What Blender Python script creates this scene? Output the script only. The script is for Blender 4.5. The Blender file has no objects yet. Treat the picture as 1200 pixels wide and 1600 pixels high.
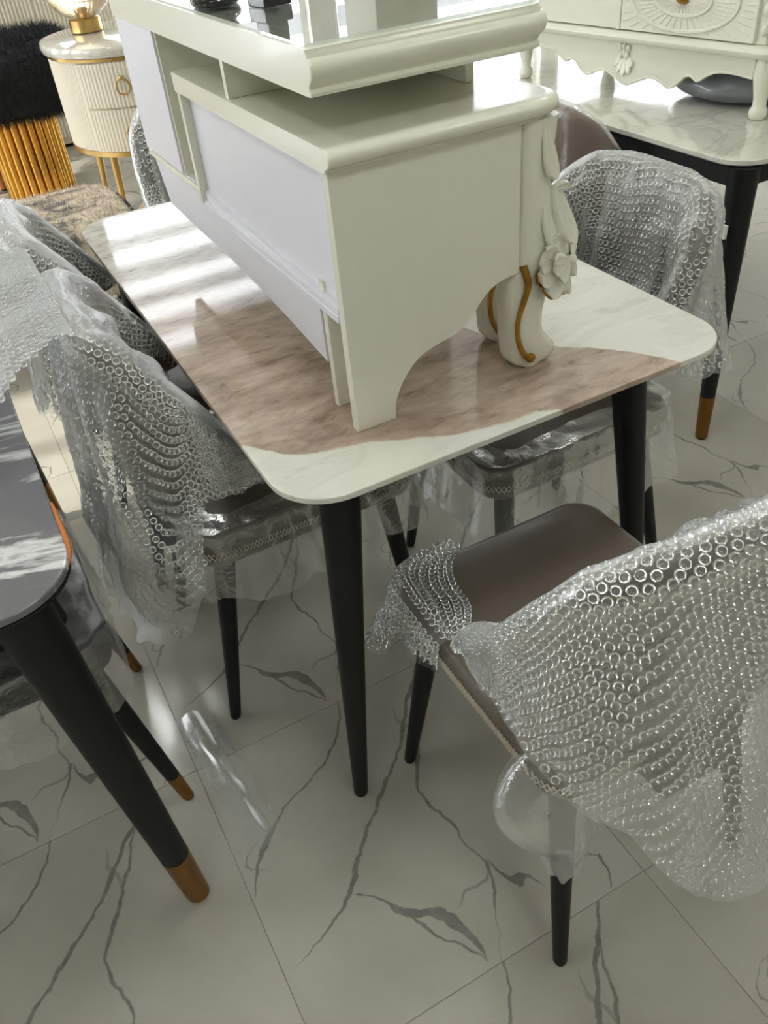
import bpy, bmesh, math, random
import numpy as np
from mathutils import Vector, Matrix, noise
R = math.radians
scene = bpy.context.scene
C = scene.collection
rng = np.random.default_rng(7)
random.seed(7)

# ------------------------------------------------------------------ camera, sky, sun, exposure
cam_d = bpy.data.cameras.new('camera'); cam = bpy.data.objects.new('camera', cam_d); C.objects.link(cam)
scene.camera = cam
F_PX, YAW, PITCH, ROLL, CAM_H = 1298.388, -0.429007, 0.682378, -0.109035, 1.39734
cam_d.sensor_fit = 'VERTICAL'; cam_d.sensor_height = 36.0; cam_d.lens = 36.0 * F_PX / 1600.0
cam_d.clip_start = 0.02; cam_d.clip_end = 200
_fw = Vector((-math.sin(YAW) * math.cos(PITCH), math.cos(YAW) * math.cos(PITCH), -math.sin(PITCH)))
_rt = Vector((math.cos(YAW), math.sin(YAW), 0)); _up = _rt.cross(_fw)
_r = math.cos(ROLL) * _rt + math.sin(ROLL) * _up; _u = -math.sin(ROLL) * _rt + math.cos(ROLL) * _up
M = Matrix((_r, _u, -_fw)).transposed().to_4x4(); M.translation = Vector((0, 0, CAM_H)); cam.matrix_world = M

world = bpy.data.worlds.new('daylight'); scene.world = world; world.use_nodes = True
wn = world.node_tree.nodes; wl = world.node_tree.links
bg = wn['Background']
bg.inputs['Color'].default_value = (0.93, 0.965, 1.0, 1); bg.inputs['Strength'].default_value = 5.2
sun_d = bpy.data.lights.new('sun', 'SUN'); sun_d.energy = 6.5; sun_d.angle = R(1.5); sun_d.color = (1, .95, .86)
sun = bpy.data.objects.new('sun', sun_d); C.objects.link(sun)
sun.rotation_euler = Vector((0.80, -0.10, -0.50)).to_track_quat('-Z', 'Y').to_euler()
sun.location = (-9, 6, 6)
scene.view_settings.view_transform = 'Standard'; scene.view_settings.look = 'None'
scene.view_settings.gamma = 1; scene.view_settings.use_curve_mapping = False
scene.view_settings.exposure = 0.30
cy = scene.cycles
cy.max_bounces = 10; cy.diffuse_bounces = 5; cy.glossy_bounces = 5; cy.transparent_max_bounces = 24; cy.transmission_bounces = 8
cy.caustics_reflective = False; cy.caustics_refractive = False; cy.sample_clamp_indirect = 6.0
try:
    cy.use_denoising = True; cy.denoising_prefilter = 'FAST'
except Exception: pass

# room limits (whole tiles of 0.6 m)
TS, TX, TY = 0.6, 0.02272, 0.46621
RX0, RX1, RY0, RY1, RH = TX - 6 * TS, TX + 12 * TS, TY - 6 * TS, TY + 10 * TS, 3.6
WIN_BACK = [(-2.7, -1.6, .12, 3.0), (0.9, 2.8, .12, 3.4), (3.0, 4.9, .12, 3.4), (5.1, 7.0, .12, 3.4)]   # x0, x1, z0, z1 of the back windows
WIN_LEFT = [(2.45, 3.35, .5, 2.9), (3.5, 4.9, .5, 2.9), (5.1, 6.3, .5, 2.9)]                  # y0, y1, z0, z1 of the left windows

# ------------------------------------------------------------------ helpers: materials
def lin(h):
    h = h.lstrip('#'); v = [int(h[i:i + 2], 16) / 255 for i in (0, 2, 4)]
    return tuple(x / 12.92 if x <= .04045 else ((x + .055) / 1.055) ** 2.4 for x in v) + (1,)
class NT:
    def __init__(s, name):
        s.m = bpy.data.materials.new(name); s.m.use_nodes = True
        s.n = s.m.node_tree.nodes; s.l = s.m.node_tree.links
        s.p = s.n['Principled BSDF']; s.out = s.n['Material Output']
    def new(s, t, **kw):
        n = s.n.new(t)
        for k, v in kw.items(): setattr(n, k, v)
        return n
    def put(s, sock, v):
        if isinstance(v, bpy.types.NodeSocket): s.l.new(v, sock)
        elif v is not None: sock.default_value = v
    def math(s, op, a, b=None, c=None, clamp=False):
        n = s.new('ShaderNodeMath', operation=op, use_clamp=clamp)
        s.put(n.inputs[0], a); s.put(n.inputs[1], b); s.put(n.inputs[2], c)
        return n.outputs[0]
    def mix(s, f, a, b):
        n = s.new('ShaderNodeMix', data_type='RGBA')
        s.put(n.inputs[0], f); s.put(n.inputs[6], a); s.put(n.inputs[7], b); return n.outputs[2]
    def ramp(s, f, stops, interp='LINEAR'):
        n = s.new('ShaderNodeValToRGB'); n.color_ramp.interpolation = interp
        e = n.color_ramp.elements
        while len(e) < len(stops): e.new(0.5)
        for q, (p, c) in zip(e, stops): q.position = p; q.color = c
        s.put(n.inputs[0], f); return n.outputs[0]
    def noise(s, vec, scale, detail=3, rough=.5, dist=0.0, out=0):
        n = s.new('ShaderNodeTexNoise'); s.put(n.inputs['Vector'], vec)
        n.inputs['Scale'].default_value = scale; n.inputs['Detail'].default_value = detail
        n.inputs['Roughness'].default_value = rough; n.inputs['Distortion'].default_value = dist
        return n.outputs[out]
    def coord(s, kind='Object'): return s.new('ShaderNodeTexCoord').outputs[kind]
    def mapping(s, vec, scale=(1, 1, 1), rot=(0, 0, 0), loc=(0, 0, 0)):
        n = s.new('ShaderNodeMapping'); s.put(n.inputs['Vector'], vec)
        n.inputs['Scale'].default_value = scale; n.inputs['Rotation'].default_value = rot; n.inputs['Location'].default_value = loc
        return n.outputs[0]
    def curve(s, v, pts, lo=0.0, hi=1.0):
        """value -> value through a float curve; pts in natural units, mapped to 0..1"""
        n = s.new('ShaderNodeFloatCurve')
        x0, x1 = pts[0][0], pts[-1][0]
        t = s.math('DIVIDE', s.math('SUBTRACT', v, x0), x1 - x0, clamp=True)
        s.put(n.inputs['Value'], t)
        c = n.mapping.curves[0]
        P = [((x - x0) / (x1 - x0), (y - lo) / (hi - lo)) for x, y in pts]
        c.points[0].location = P[0]; c.points[1].location = P[-1]
        for q in P[1:-1]: c.points.new(*q)
        n.mapping.update()
        return s.math('MULTIPLY_ADD', n.outputs[0], hi - lo, lo)
    def bump(s, h, strength=.3, dist=.002):
        n = s.new('ShaderNodeBump'); n.inputs['Strength'].default_value = strength; n.inputs['Distance'].default_value = dist
        s.put(n.inputs['Height'], h); return n.outputs[0]
    def set(s, **kw):
        for k, v in kw.items():
            s.put(s.p.inputs[k.replace('_', ' ')], v)
        return s.m

def simple(name, col, rough=.4, metal=0.0, coat=0.0, var=.04, vscale=6.0, bump=0.0, bscale=200.0, spec=.5):
    t = NT(name); c = lin(col) if isinstance(col, str) else col
    n = t.noise(t.coord(), vscale, 3)
    d = tuple(x * (1 - var * 2) for x in c[:3]) + (1,)
    l = tuple(min(1, x * (1 + var)) for x in c[:3]) + (1,)
    t.set(Base_Color=t.ramp(n, [(.3, d), (.7, l)]), Roughness=rough, Metallic=metal)
    t.p.inputs['Coat Weight'].default_value = coat; t.p.inputs['Coat Roughness'].default_value = .04
    t.p.inputs['Specular IOR Level'].default_value = spec
    if bump: t.set(Normal=t.bump(t.noise(t.coord(), bscale, 2), bump, .001))
    return t.m

MAT = {}
MAT['lacquer'] = simple('ivory_lacquer', '#e4e4d5', .2, coat=.12, var=.015, vscale=3)
MAT['lacquer_raw'] = simple('white_panel_board', '#dfdfe6', .4, coat=.0, var=.01, vscale=3, spec=.35)
MAT['gilt'] = simple('gold_paint', '#a97f35', .35, metal=.85, var=.12, vscale=60)
MAT['brass'] = simple('brushed_brass', '#c9a96c', .3, metal=1, var=.05)
MAT['gold_tip'] = simple('gold_leg_tip', '#8a6234', .36, metal=.9, var=.06)
MAT['gold_shiny'] = simple('polished_gold', '#d6a24c', .16, metal=1, var=.05)
MAT['black_metal'] = simple('black_powder_coat', '#101214', .5, var=.06, vscale=30, bump=.05, bscale=900, spec=.3)
MAT['rubber'] = simple('black_rubber', '#0d0d0d', .7)
MAT['taupe'] = simple('taupe_leather', '#6a6156', .36, var=.06, vscale=5, bump=.12, bscale=520, coat=.08)
MAT['grey_leather'] = simple('grey_leather', '#6b6a63', .38, var=.06, bump=.12, bscale=520)
MAT['brown_leather'] = simple('brown_leather', '#6f5447', .3, var=.1, bump=.1, bscale=420, coat=.3)
MAT['black_seat'] = simple('black_cloth', '#15161a', .8, var=.15, bump=.3, bscale=700)
MAT['thread'] = simple('cream_thread', '#d9d3c3', .6)
MAT['black_gloss'] = simple('black_lacquer', '#0c0d10', .12, coat=.8)
MAT['cream_flute'] = simple('cream_fluted_paint', '#e3dcca', .4, var=.02)
MAT['wall_paint'] = simple('warm_white_wall', '#d8d6cf', .6, var=.02)
MAT['ceil_paint'] = simple('ceiling_white', '#d6d3cb', .7, var=.02)
MAT['wall_grey'] = simple('pale_wall', '#cfccc2', .7, var=.02)
MAT['wall_dark'] = simple('cream_wall', '#cbc7bb', .7, var=.03)
MAT['column_paint'] = simple('grey_column', '#b4b1a3', .5, var=.03)
MAT['frame_white'] = simple('window_frame_white', '#e4e4e0', .4)
MAT['grout'] = simple('grey_grout', '#85827a', .8)
MAT['sub_floor'] = simple('pale_floor', '#b9b6ab', .2)
MAT['beige'] = simple('beige_wood', '#cdb495', .4, var=.08, vscale=12)
MAT['orange'] = simple('orange_wood', '#cf7f3f', .35, var=.1)
MAT['white_label'] = simple('white_paper', '#e9e9e6', .6)
MAT['grey_gloss'] = simple('grey_glossy_vinyl', '#7f868c', .18, coat=.6, var=.06)

def stone_top(name='table_stone'):
    t = NT(name); co = t.coord()
    sep = t.new('ShaderNodeSeparateXYZ'); t.put(sep.inputs[0], co)
    wob = t.math('MULTIPLY', t.math('SUBTRACT', t.noise(co, 16, 4), .5), .030)
    X, Y = sep.outputs[0], t.math('ADD', sep.outputs[1], wob)
    y1 = t.curve(X, [(.20, 1.00), (.237, .966), (.287, .901), (.363, .875), (.43, .842), (.49, .815), (.566, .80), (.635, .785), (.70, .74), (1.0, .6)], 0, 3)
    y2 = t.curve(X, [(.2, 2.9), (.45, 2.4), (.60, 1.6), (.66, 1.15), (.70, 1.0), (.756, .933), (.812, .878), (.84, .838), (.875, .78), (1.0, .6)], 0, 3)
    m1 = t.math('MULTIPLY', t.math('SUBTRACT', Y, y1), 160, clamp=True)
    m2 = t.math('MULTIPLY', t.math('SUBTRACT', y2, Y), 160, clamp=True)
    mask = t.math('MULTIPLY', m1, m2)
    st = t.mapping(co, (5.0, 12.0, 1), (0, 0, .12))
    n1 = t.noise(st, 1.6, 7, .62, .5); n2 = t.noise(st, 5.0, 5, .65, .6)
    c1 = t.ramp(n1, [(.28, lin('#66564a')), (.43, lin('#938070')), (.55, lin('#b3a091')), (.68, lin('#c6b8a9')), (.8, lin('#9f9a95'))])
    c2 = t.ramp(n2, [(.30, lin('#544740')), (.42, lin('#a08c7b')), (.6, lin('#b6a494')), (.75, lin('#d0c4b6'))])
    brown = t.mix(.42, c1, c2)
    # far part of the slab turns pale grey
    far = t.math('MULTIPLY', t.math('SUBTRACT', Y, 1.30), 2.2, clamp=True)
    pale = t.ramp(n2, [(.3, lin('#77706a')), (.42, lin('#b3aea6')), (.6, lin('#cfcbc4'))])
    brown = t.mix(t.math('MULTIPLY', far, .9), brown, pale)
    w = t.noise(t.mapping(co, (2.2, 5, 1), (0, 0, .4)), 2.0, 6, .6, 1.2)
    white = t.ramp(w, [(.36, lin('#c8c6bc')), (.44, lin('#d6d5cc')), (.5, lin('#d1d0c7')), (.56, lin('#d9d8cf'))])
    t.set(Base_Color=t.mix(mask, white, brown), Roughness=.06)
    t.p.inputs['Coat Weight'].default_value = .08; t.p.inputs['Coat Roughness'].default_value = .03
    return t.m
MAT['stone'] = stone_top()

def marble(name, base, vein, scale=3.0, rough=.08, amount=.5):
    t = NT(name); co = t.coord()
    n = t.noise(t.mapping(co, (1, 1.7, 1), (0, 0, .5)), scale, 7, .6, 1.4)
    v = t.ramp(n, [(.46, lin(base)), (.495, lin(vein)), (.505, lin(vein)), (.54, lin(base))])
    t.set(Base_Color=t.mix(amount, lin(base), v), Roughness=rough)
    t.p.inputs['Coat Weight'].default_value = .4; t.p.inputs['Coat Roughness'].default_value = .03
    return t.m
MAT['white_marble'] = marble('white_marble', '#d6d4ca', '#b3afa5')
MAT['grey_marble'] = marble('dark_grey_marble', '#66676c', '#e5e5e8', 1.6, .05, .8)

def tile_mat():
    t = NT('veined_floor_tile'); co = t.coord()
    wv = t.new('ShaderNodeVectorMath', operation='MULTIPLY_ADD')
    nz = t.new('ShaderNodeTexNoise'); nz.inputs['Scale'].default_value = 26; nz.inputs['Detail'].default_value = 4
    t.put(nz.inputs['Vector'], co); t.put(wv.inputs[0], nz.outputs['Color'])
    wv.inputs[1].default_value = (.022, .022, 0); wv.inputs[2].default_value = (-.011, -.011, 0)
    add = t.new('ShaderNodeVectorMath', operation='ADD'); t.put(add.inputs[0], co); t.put(add.inputs[1], wv.outputs[0])
    sep = t.new('ShaderNodeSeparateXYZ'); t.put(sep.inputs[0], add.outputs[0])
    X, Y = sep.outputs[0], sep.outputs[1]
    masks = []
    def vein(pts, widths, swap=False, dark=1.0):
        a, b = (X, Y) if swap else (Y, X)          # b = f(a)
        pts = sorted([(p[0], p[1]) if swap else (p[1], p[0]) for p in pts])
        c = t.curve(a, pts, -.1, .8)
        a0, a1 = pts[0][0], pts[-1][0]
        wd = t.curve(a, [(a0 + (a1 - a0) * i / (len(widths) - 1), w) for i, w in enumerate(widths)], 0, .05)
        d = t.math('ABSOLUTE', t.math('SUBTRACT', b, c))
        m = t.math('MULTIPLY_ADD', t.math('SUBTRACT', wd, d), 420, .3, clamp=True)
        inside = t.math('MULTIPLY', t.math('GREATER_THAN', a, a0), t.math('LESS_THAN', a, a1))
        masks.append(t.math('MULTIPLY', t.math('MULTIPLY', m, inside), dark))
    vein([(.315, .60), (.308, .587), (.252, .502), (.175, .457), (.109, .426), (.068, .391), (.037, .36), (.01, .302)], [.001, .004, .007, .004, .006, .004, .003, .003])
    vein([(.502, .599), (.45, .538), (.416, .50), (.37, .438), (.298, .373), (.192, .273), (.147, .221), (.072, .179), (.021, .162)], [.002, .007, .006, .005, .005, .004, .006, .006, .004])
    vein([(.46, .545), (.425, .467), (.392, .407), (.352, .332), (.367, .254), (.373, .178), (.382, .152), (.357, .095), (.34, .056), (.309, .001)], [.001, .001, .004, .002, .002, .004, .003, .005, .004, .003, .002])
    vein([(.163, .217), (.194, .182), (.221, .141), (.262, .118), (.281, .08), (.292, .014)], [.001, .006, .010, .013, .004, .003])
    vein([(.215, .150), (.236, .105), (.247, .081), (.275, .045), (.292, .012)], [.001, .003, .003, .004, .002])
    vein([(.385, .15), (.40, .10), (.421, .098), (.445, .062)], [.004, .014, .005, .001], True)
    vein([(.292, .109), (.323, .122), (.365, .128), (.385, .14)], [.001, .003, .003, .002], True, .7)
    vein([(.49, .076), (.51, .082), (.535, .076), (.553, .058)], [.001, .003, .004, .002], True)
    vein([(.556, .06), (.55, .035), (.535, .005)], [.002, .003, .004], False)
    vein([(.40, .53), (.395, .49), (.41, .45), (.40, .42)], [.001, .005, .003, .001], False, .6)
    vein([(.05, .33), (.02, .375), (.075, .40)], [.001, .002, .002], False, .8)
    m = masks[0]
    for q in masks[1:]: m = t.math('MAXIMUM', m, q)
    shade = t.noise(co, 40, 4, .6)
    m = t.math('MULTIPLY', m, t.math('MULTIPLY_ADD', shade, .7, .35))
    cloud = t.noise(co, 3.0, 4, .55, .4)
    base = t.ramp(cloud, [(.3, lin('#a19e92')), (.5, lin('#aba89c')), (.7, lin('#b1aea3'))])
    t.set(Base_Color=t.mix(m, base, lin('#5f5e59')), Roughness=.13)
    t.p.inputs['Specular IOR Level'].default_value = .5
    return t.m
MAT['tile'] = tile_mat()

def film_mat(name, milk, rough, col='#e9ecec', bump=0.0, bscale=20, gloss=.35, edge=.45):
    """thin plastic: part clear, part milky scatter, part gloss"""
    t = NT(name); t.n.remove(t.p)
    tr = t.new('ShaderNodeBsdfTransparent'); tr.inputs[0].default_value = (.97, .98, .98, 1)
    df = t.new('ShaderNodeBsdfDiffuse'); df.inputs[0].default_value = lin(col)
    tl = t.new('ShaderNodeBsdfTranslucent'); tl.inputs[0].default_value = lin(col)
    gl = t.new('ShaderNodeBsdfGlossy'); gl.inputs['Roughness'].default_value = rough; gl.inputs[0].default_value = (1, 1, 1, 1)
    a = t.new('ShaderNodeMixShader'); a.inputs[0].default_value = .5; t.l.new(df.outputs[0], a.inputs[1]); t.l.new(tl.outputs[0], a.inputs[2])
    lw = t.new('ShaderNodeLayerWeight'); lw.inputs[0].default_value = .35
    co = t.coord()
    var = t.math('MULTIPLY_ADD', t.noise(co, 9, 3), .5, .75)
    f = t.math('MULTIPLY', t.math('MULTIPLY_ADD', lw.outputs['Facing'], edge, milk), var, clamp=True)
    b = t.new('ShaderNodeMixShader'); t.l.new(f, b.inputs[0]); t.l.new(tr.outputs[0], b.inputs[1]); t.l.new(a.outputs[0], b.inputs[2])
    c = t.new('ShaderNodeMixShader'); t.l.new(t.math('MULTIPLY', t.math('MULTIPLY_ADD', lw.outputs['Fresnel'], 1.0, .03), gloss), c.inputs[0])
    t.l.new(b.outputs[0], c.inputs[1]); t.l.new(gl.outputs[0], c.inputs[2])
    if bump:
        h = t.noise(co, bscale, 5, .6, .5)
        nb = t.bump(h, bump, .01)
        for q in (df, tl, gl, lw): t.l.new(nb, q.inputs['Normal'])
    t.l.new(c.outputs[0], t.out.inputs[0])
    return t.m
MAT['wrap'] = film_mat('bubble_wrap_sheet', .05, .3, gloss=.25, bump=.2, bscale=60, edge=.25)
MAT['bubble'] = film_mat('bubble_wrap_dome', .02, .12, gloss=.9, edge=.62)
MAT['bag'] = film_mat('clear_plastic_bag', .12, .2, gloss=.35, bump=.5, bscale=16)
MAT['wrap_dense'] = film_mat('bubble_wrap_layers', .13, .35, gloss=.15, bump=.2, bscale=60, edge=.3)
MAT['bubble_milky'] = film_mat('bubble_wrap_dome_milky', .05, .15, gloss=.9, edge=1.1)
MAT['floor_light_strip'] = film_mat('light_patch_film', .16, .3, gloss=.25, bump=.2, bscale=12)  # milky sheet for the strip that imitates light on the floor

def glass_mat():
    t = NT('ribbed_amber_glass')
    t.set(Base_Color=lin('#f3ddb8'), Roughness=.08); t.p.inputs['Transmission Weight'].default_value = .75
    t.p.inputs['Specular IOR Level'].default_value = .6
    return t.m
MAT['amber'] = glass_mat()
def blind_mat():
    t = NT('translucent_blind'); t.n.remove(t.p)
    df = t.new('ShaderNodeBsdfDiffuse'); df.inputs[0].default_value = lin('#e8e8e6'); tl = t.new('ShaderNodeBsdfTranslucent'); tl.inputs[0].default_value = lin('#d8dadd')
    m = t.new('ShaderNodeMixShader'); m.inputs[0].default_value = .5
    t.l.new(df.outputs[0], m.inputs[1]); t.l.new(tl.outputs[0], m.inputs[2]); t.l.new(m.outputs[0], t.out.inputs[0]); return t.m
MAT['blind'] = blind_mat()
def pane_mat():
    t = NT('window_glass'); t.n.remove(t.p)
    tr = t.new('ShaderNodeBsdfTransparent'); gl = t.new('ShaderNodeBsdfGlossy'); gl.inputs['Roughness'].default_value = .02
    m = t.new('ShaderNodeMixShader'); m.inputs[0].default_value = .05
    t.l.new(tr.outputs[0], m.inputs[1]); t.l.new(gl.outputs[0], m.inputs[2]); t.l.new(m.outputs[0], t.out.inputs[0]); return t.m
MAT['pane'] = pane_mat()
def sheet_glass():
    t = NT('glass_cover_sheet'); t.n.remove(t.p)
    tr = t.new('ShaderNodeBsdfTransparent'); tr.inputs[0].default_value = (.93, .95, .94, 1)
    gl = t.new('ShaderNodeBsdfGlossy'); gl.inputs['Roughness'].default_value = .01
    lw = t.new('ShaderNodeFresnel'); lw.inputs[0].default_value = 1.6
    m = t.new('ShaderNodeMixShader'); gm = t.new('ShaderNodeNewGeometry')
    t.l.new(t.math('MULTIPLY', t.math('MULTIPLY', lw.outputs[0], 1.6, clamp=True), t.math('SUBTRACT', 1.0, gm.outputs['Backfacing'])), m.inputs[0])
    t.l.new(tr.outputs[0], m.inputs[1]); t.l.new(gl.outputs[0], m.inputs[2]); t.l.new(m.outputs[0], t.out.inputs[0]); return t.m
MAT['glass_sheet'] = sheet_glass()
def hide_mat():
    t = NT('printed_hide'); co = t.coord()
    n = t.noise(t.mapping(co, (1, 1.6, 1)), 7, 5, .6, .8); n2 = t.noise(co, 45, 3, .7)
    c = t.ramp(n, [(.30, lin('#46434a')), (.40, lin('#8d867f')), (.48, lin('#cbbda9')), (.62, lin('#ded2bf')), (.74, lin('#b98d63'))])
    c = t.mix(t.math('MULTIPLY', t.math('LESS_THAN', n2, .40), .6), c, lin('#4d4a4c'))
    t.set(Base_Color=c, Roughness=.85); return t.m
MAT['hide'] = hide_mat()
MAT['fur'] = simple('black_fur', '#1b1e22', .75, var=.3, vscale=30)

# ------------------------------------------------------------------ helpers: objects
ORG = {}
def thing(name, label, cat, loc=(0, 0, 0), rotz=0.0, group=None, world=False):
    o = bpy.data.objects.new(name, None); C.objects.link(o); o.location = loc; o.rotation_euler = (0, 0, rotz)
    o.empty_display_size = .05
    o['label'] = label; o['category'] = cat
    if group: o['group'] = group
    ORG[o] = Vector(loc) if world else None       # world=True: parts are given in world coordinates
    return o
def tag(o, label, cat, group=None, kind=None):
    o['label'] = label; o['category'] = cat
    if group: o['group'] = group
    if kind: o['kind'] = kind
    return o
def link(name, me, mat, parent=None, sharp=35, shift=None):
    o = bpy.data.objects.new(name, me); C.objects.link(o)
    if mat is not None: me.materials.append(MAT[mat] if isinstance(mat, str) else mat)
    if sharp is not None:
        for p in me.polygons: p.use_smooth = True
        try: me.set_sharp_from_angle(angle=R(sharp))
        except Exception: pass
    if parent is not None:
        o.parent = parent
        org = ORG.get(parent)
        if org is not None:
            me.transform(Matrix.Translation(-org))
        ORG[o] = org
    return o
def mk(name, verts, faces, mat, parent=None, sharp=35):
    me = bpy.data.meshes.new(name); me.from_pydata([tuple(v) for v in verts], [], faces); me.update()
    return link(name, me, mat, parent, sharp)
def from_bm(name, bm, mat, parent=None, sharp=35):
    bmesh.ops.recalc_face_normals(bm, faces=bm.faces)
    me = bpy.data.meshes.new(name); bm.to_mesh(me); bm.free(); return link(name, me, mat, parent, sharp)
def add_box(bm, x0, x1, y0, y1, z0, z1, bev=0.0, seg=2):
    r = bmesh.ops.create_cube(bm, size=1, matrix=Matrix.Translation(((x0 + x1) / 2, (y0 + y1) / 2, (z0 + z1) / 2)) @ Matrix.Diagonal((x1 - x0, y1 - y0, z1 - z0, 1)))
    if bev:
        es = {e for v in r['verts'] for e in v.link_edges}
        bmesh.ops.bevel(bm, geom=list(es), offset=bev, segments=seg, affect='EDGES', profile=.5)
def flat(o):
    """large flat faces keep flat shading next to their rounded edges"""
    w = o.modifiers.new('weighted_normal', 'WEIGHTED_NORMAL'); w.mode = 'FACE_AREA'; w.weight = 100; w.keep_sharp = True
    return o
def box(name, x0, x1, y0, y1, z0, z1, mat, parent=None, bev=.0015):
    bm = bmesh.new(); add_box(bm, x0, x1, y0, y1, z0, z1, bev); o = from_bm(name, bm, mat, parent)
    return flat(o) if bev else o
def prism(name, outline, axis, a, b, mat, parent=None, bev=.0015, sharp=35):
    """outline: 2D points; axis x -> (y,z), y -> (x,z), z -> (x,y)"""
    bm = bmesh.new()
    def P(p, t): return {'x': (t, p[0], p[1]), 'y': (p[0], t, p[1]), 'z': (p[0], p[1], t)}[axis]
    va = [bm.verts.new(P(p, a)) for p in outline]; vb = [bm.verts.new(P(p, b)) for p in outline]
    fa = bm.faces.new(va); fb = bm.faces.new(vb[::-1]); n = len(outline)
    for i in range(n): bm.faces.new((va[i], vb[i], vb[(i + 1) % n], va[(i + 1) % n]))
    if bev:
        es = list({e for f in (fa, fb) for e in f.edges})
        bmesh.ops.bevel(bm, geom=es, offset=bev, segments=2, affect='EDGES', profile=.5, clamp_overlap=True)
    return flat(from_bm(name, bm, mat, parent, sharp))
def loft(name, rings, mat, parent=None, cap=True, closed=True, sharp=35):
    n = len(rings[0]); V = [p for r in rings for p in r]; Fc = []
    for k in range(len(rings) - 1):
        for i in range(n if closed else n - 1):
            j = (i + 1) % n
            Fc.append((k * n + i, k * n + j, (k + 1) * n + j, (k + 1) * n + i))
    if cap:
        Fc.append(tuple(range(n))[::-1]); Fc.append(tuple((len(rings) - 1) * n + i for i in range(n)))
    me = bpy.data.meshes.new(name); me.from_pydata([tuple(v) for v in V], [], Fc)
    bm = bmesh.new(); bm.from_mesh(me); bmesh.ops.recalc_face_normals(bm, faces=bm.faces); bm.to_mesh(me); bm.free()
    return link(name, me, mat, parent, sharp)
def catmull(pts, n=8):
    P = [np.array(p, float) for p in pts]; P = [2 * P[0] - P[1]] + P + [2 * P[-1] - P[-2]]; out = []
    for i in range(1, len(P) - 2):
        for k in range(n):
            t = k / n
            out.append(.5 * ((2 * P[i]) + (-P[i - 1] + P[i + 1]) * t + (2 * P[i - 1] - 5 * P[i] + 4 * P[i + 1] - P[i + 2]) * t * t + (-P[i - 1] + 3 * P[i] - 3 * P[i + 1] + P[i + 2]) * t ** 3))
    out.append(P[-2]); return out
def tube_rings(pts, rad, n=10):
    pts = [Vector(p) for p in pts]; rings = []; up = None
    for i, p in enumerate(pts):
        d = (pts[min(i + 1, len(pts) - 1)] - pts[max(i - 1, 0)]).normalized()
        if up is None: up = Vector((0, 0, 1)) if abs(d.z) < .9 else Vector((0, 1, 0))
        a = d.cross(up).normalized(); up = a.cross(d).normalized()
        r = rad(i / (len(pts) - 1)) if callable(rad) else rad
        rings.append([p + (a * math.cos(2 * math.pi * k / n) + up * math.sin(2 * math.pi * k / n)) * r for k in range(n)])
    return rings
def tube(name, pts, rad, mat, parent=None, n=10): return loft(name, tube_rings(pts, rad, n), mat, parent)
def lathe(name, prof, mat, parent=None, c=(0, 0, 0), n=40, cap=True, sharp=35, mod=None):
    rings = []
    for r, z in prof:
        rings.append([Vector((c[0] + r * (mod(2 * math.pi * k / n) if mod else 1) * math.cos(2 * math.pi * k / n), c[1] + r * (mod(2 * math.pi * k / n) if mod else 1) * math.sin(2 * math.pi * k / n), c[2] + z)) for k in range(n)])
    return loft(name, rings, mat, parent, cap, sharp=sharp)
def rrect(x0, x1, y0, y1, r, n=8):
    """rounded rectangle; r is one radius or four (x0y0, x1y0, x1y1, x0y1)"""
    rr = [max(.003, q) for q in (r if isinstance(r, (list, tuple)) else (r,) * 4)]
    out = []
    for (cx, cy_, a0, q) in ((x0, y0, 180, rr[0]), (x1, y0, 270, rr[1]), (x1, y1, 0, rr[2]), (x0, y1, 90, rr[3])):
        sx = 1 if cx == x0 else -1; sy = 1 if cy_ == y0 else -1
        for k in range(n + 1):
            a = R(a0 + 90 * k / n)
            out.append((cx + sx * q + q * math.cos(a), cy_ + sy * q + q * math.sin(a)))
    return out
def dup(root, loc, rotz, label, group=None):
    r = root.copy(); C.objects.link(r); r.location = loc; r.rotation_euler = (0, 0, rotz); r['label'] = label
    if group: r['group'] = group
    for ch in list(root.children):
        c = ch.copy(); C.objects.link(c); c.parent = r
        for g in ch.children:
            d = g.copy(); C.objects.link(d); d.parent = c
    return r
def quick_mesh(name, V, tris, mat, parent=None, smooth=True):
    me = bpy.data.meshes.new(name); V = np.asarray(V, np.float32); tris = np.asarray(tris, np.int32)
    me.vertices.add(len(V)); me.vertices.foreach_set('co', V.ravel())
    me.loops.add(tris.size); me.loops.foreach_set('vertex_index', tris.ravel())
    me.polygons.add(len(tris)); me.polygons.foreach_set('loop_start', np.arange(len(tris), dtype=np.int32) * tris.shape[1])
    me.polygons.foreach_set('loop_total', np.full(len(tris), tris.shape[1], np.int32))
    me.polygons.foreach_set('use_smooth', np.full(len(tris), smooth, bool))
    me.update(); me.validate()
    o = bpy.data.objects.new(name, me); C.objects.link(o); me.materials.append(MAT[mat])
    if parent is not None: o.parent = parent
    return o

# ------------------------------------------------------------------ the room
def structure(o): o['kind'] = 'structure'; return o
def wall_with_windows(name, axis, pos, thick, a0, a1, spans):
    bm = bmesh.new()
    def bx(p, q, lo, hi):
        if q - p < 1e-4: return
        if axis == 'y': add_box(bm, p, q, pos, pos + thick, lo, hi)
        else: add_box(bm, pos - thick, pos, p, q, lo, hi)
    e = a0
    for s, t, z0, z1 in spans:
        bx(e, s, -.02, RH); bx(s, t, -.02, z0); bx(s, t, z1, RH); e = t
    bx(e, a1, -.02, RH)
    return structure(from_bm(name, bm, 'wall_paint'))
wall_with_windows('wall_back', 'y', RY1, .2, RX0 - .2, RX1 + .2, WIN_BACK)
wall_with_windows('wall_left', 'x', RX0, .2, RY0, RY1, WIN_LEFT)
structure(box('wall_right', RX1, RX1 + .2, RY0, RY1, -.02, RH, 'wall_grey', bev=0))
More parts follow.
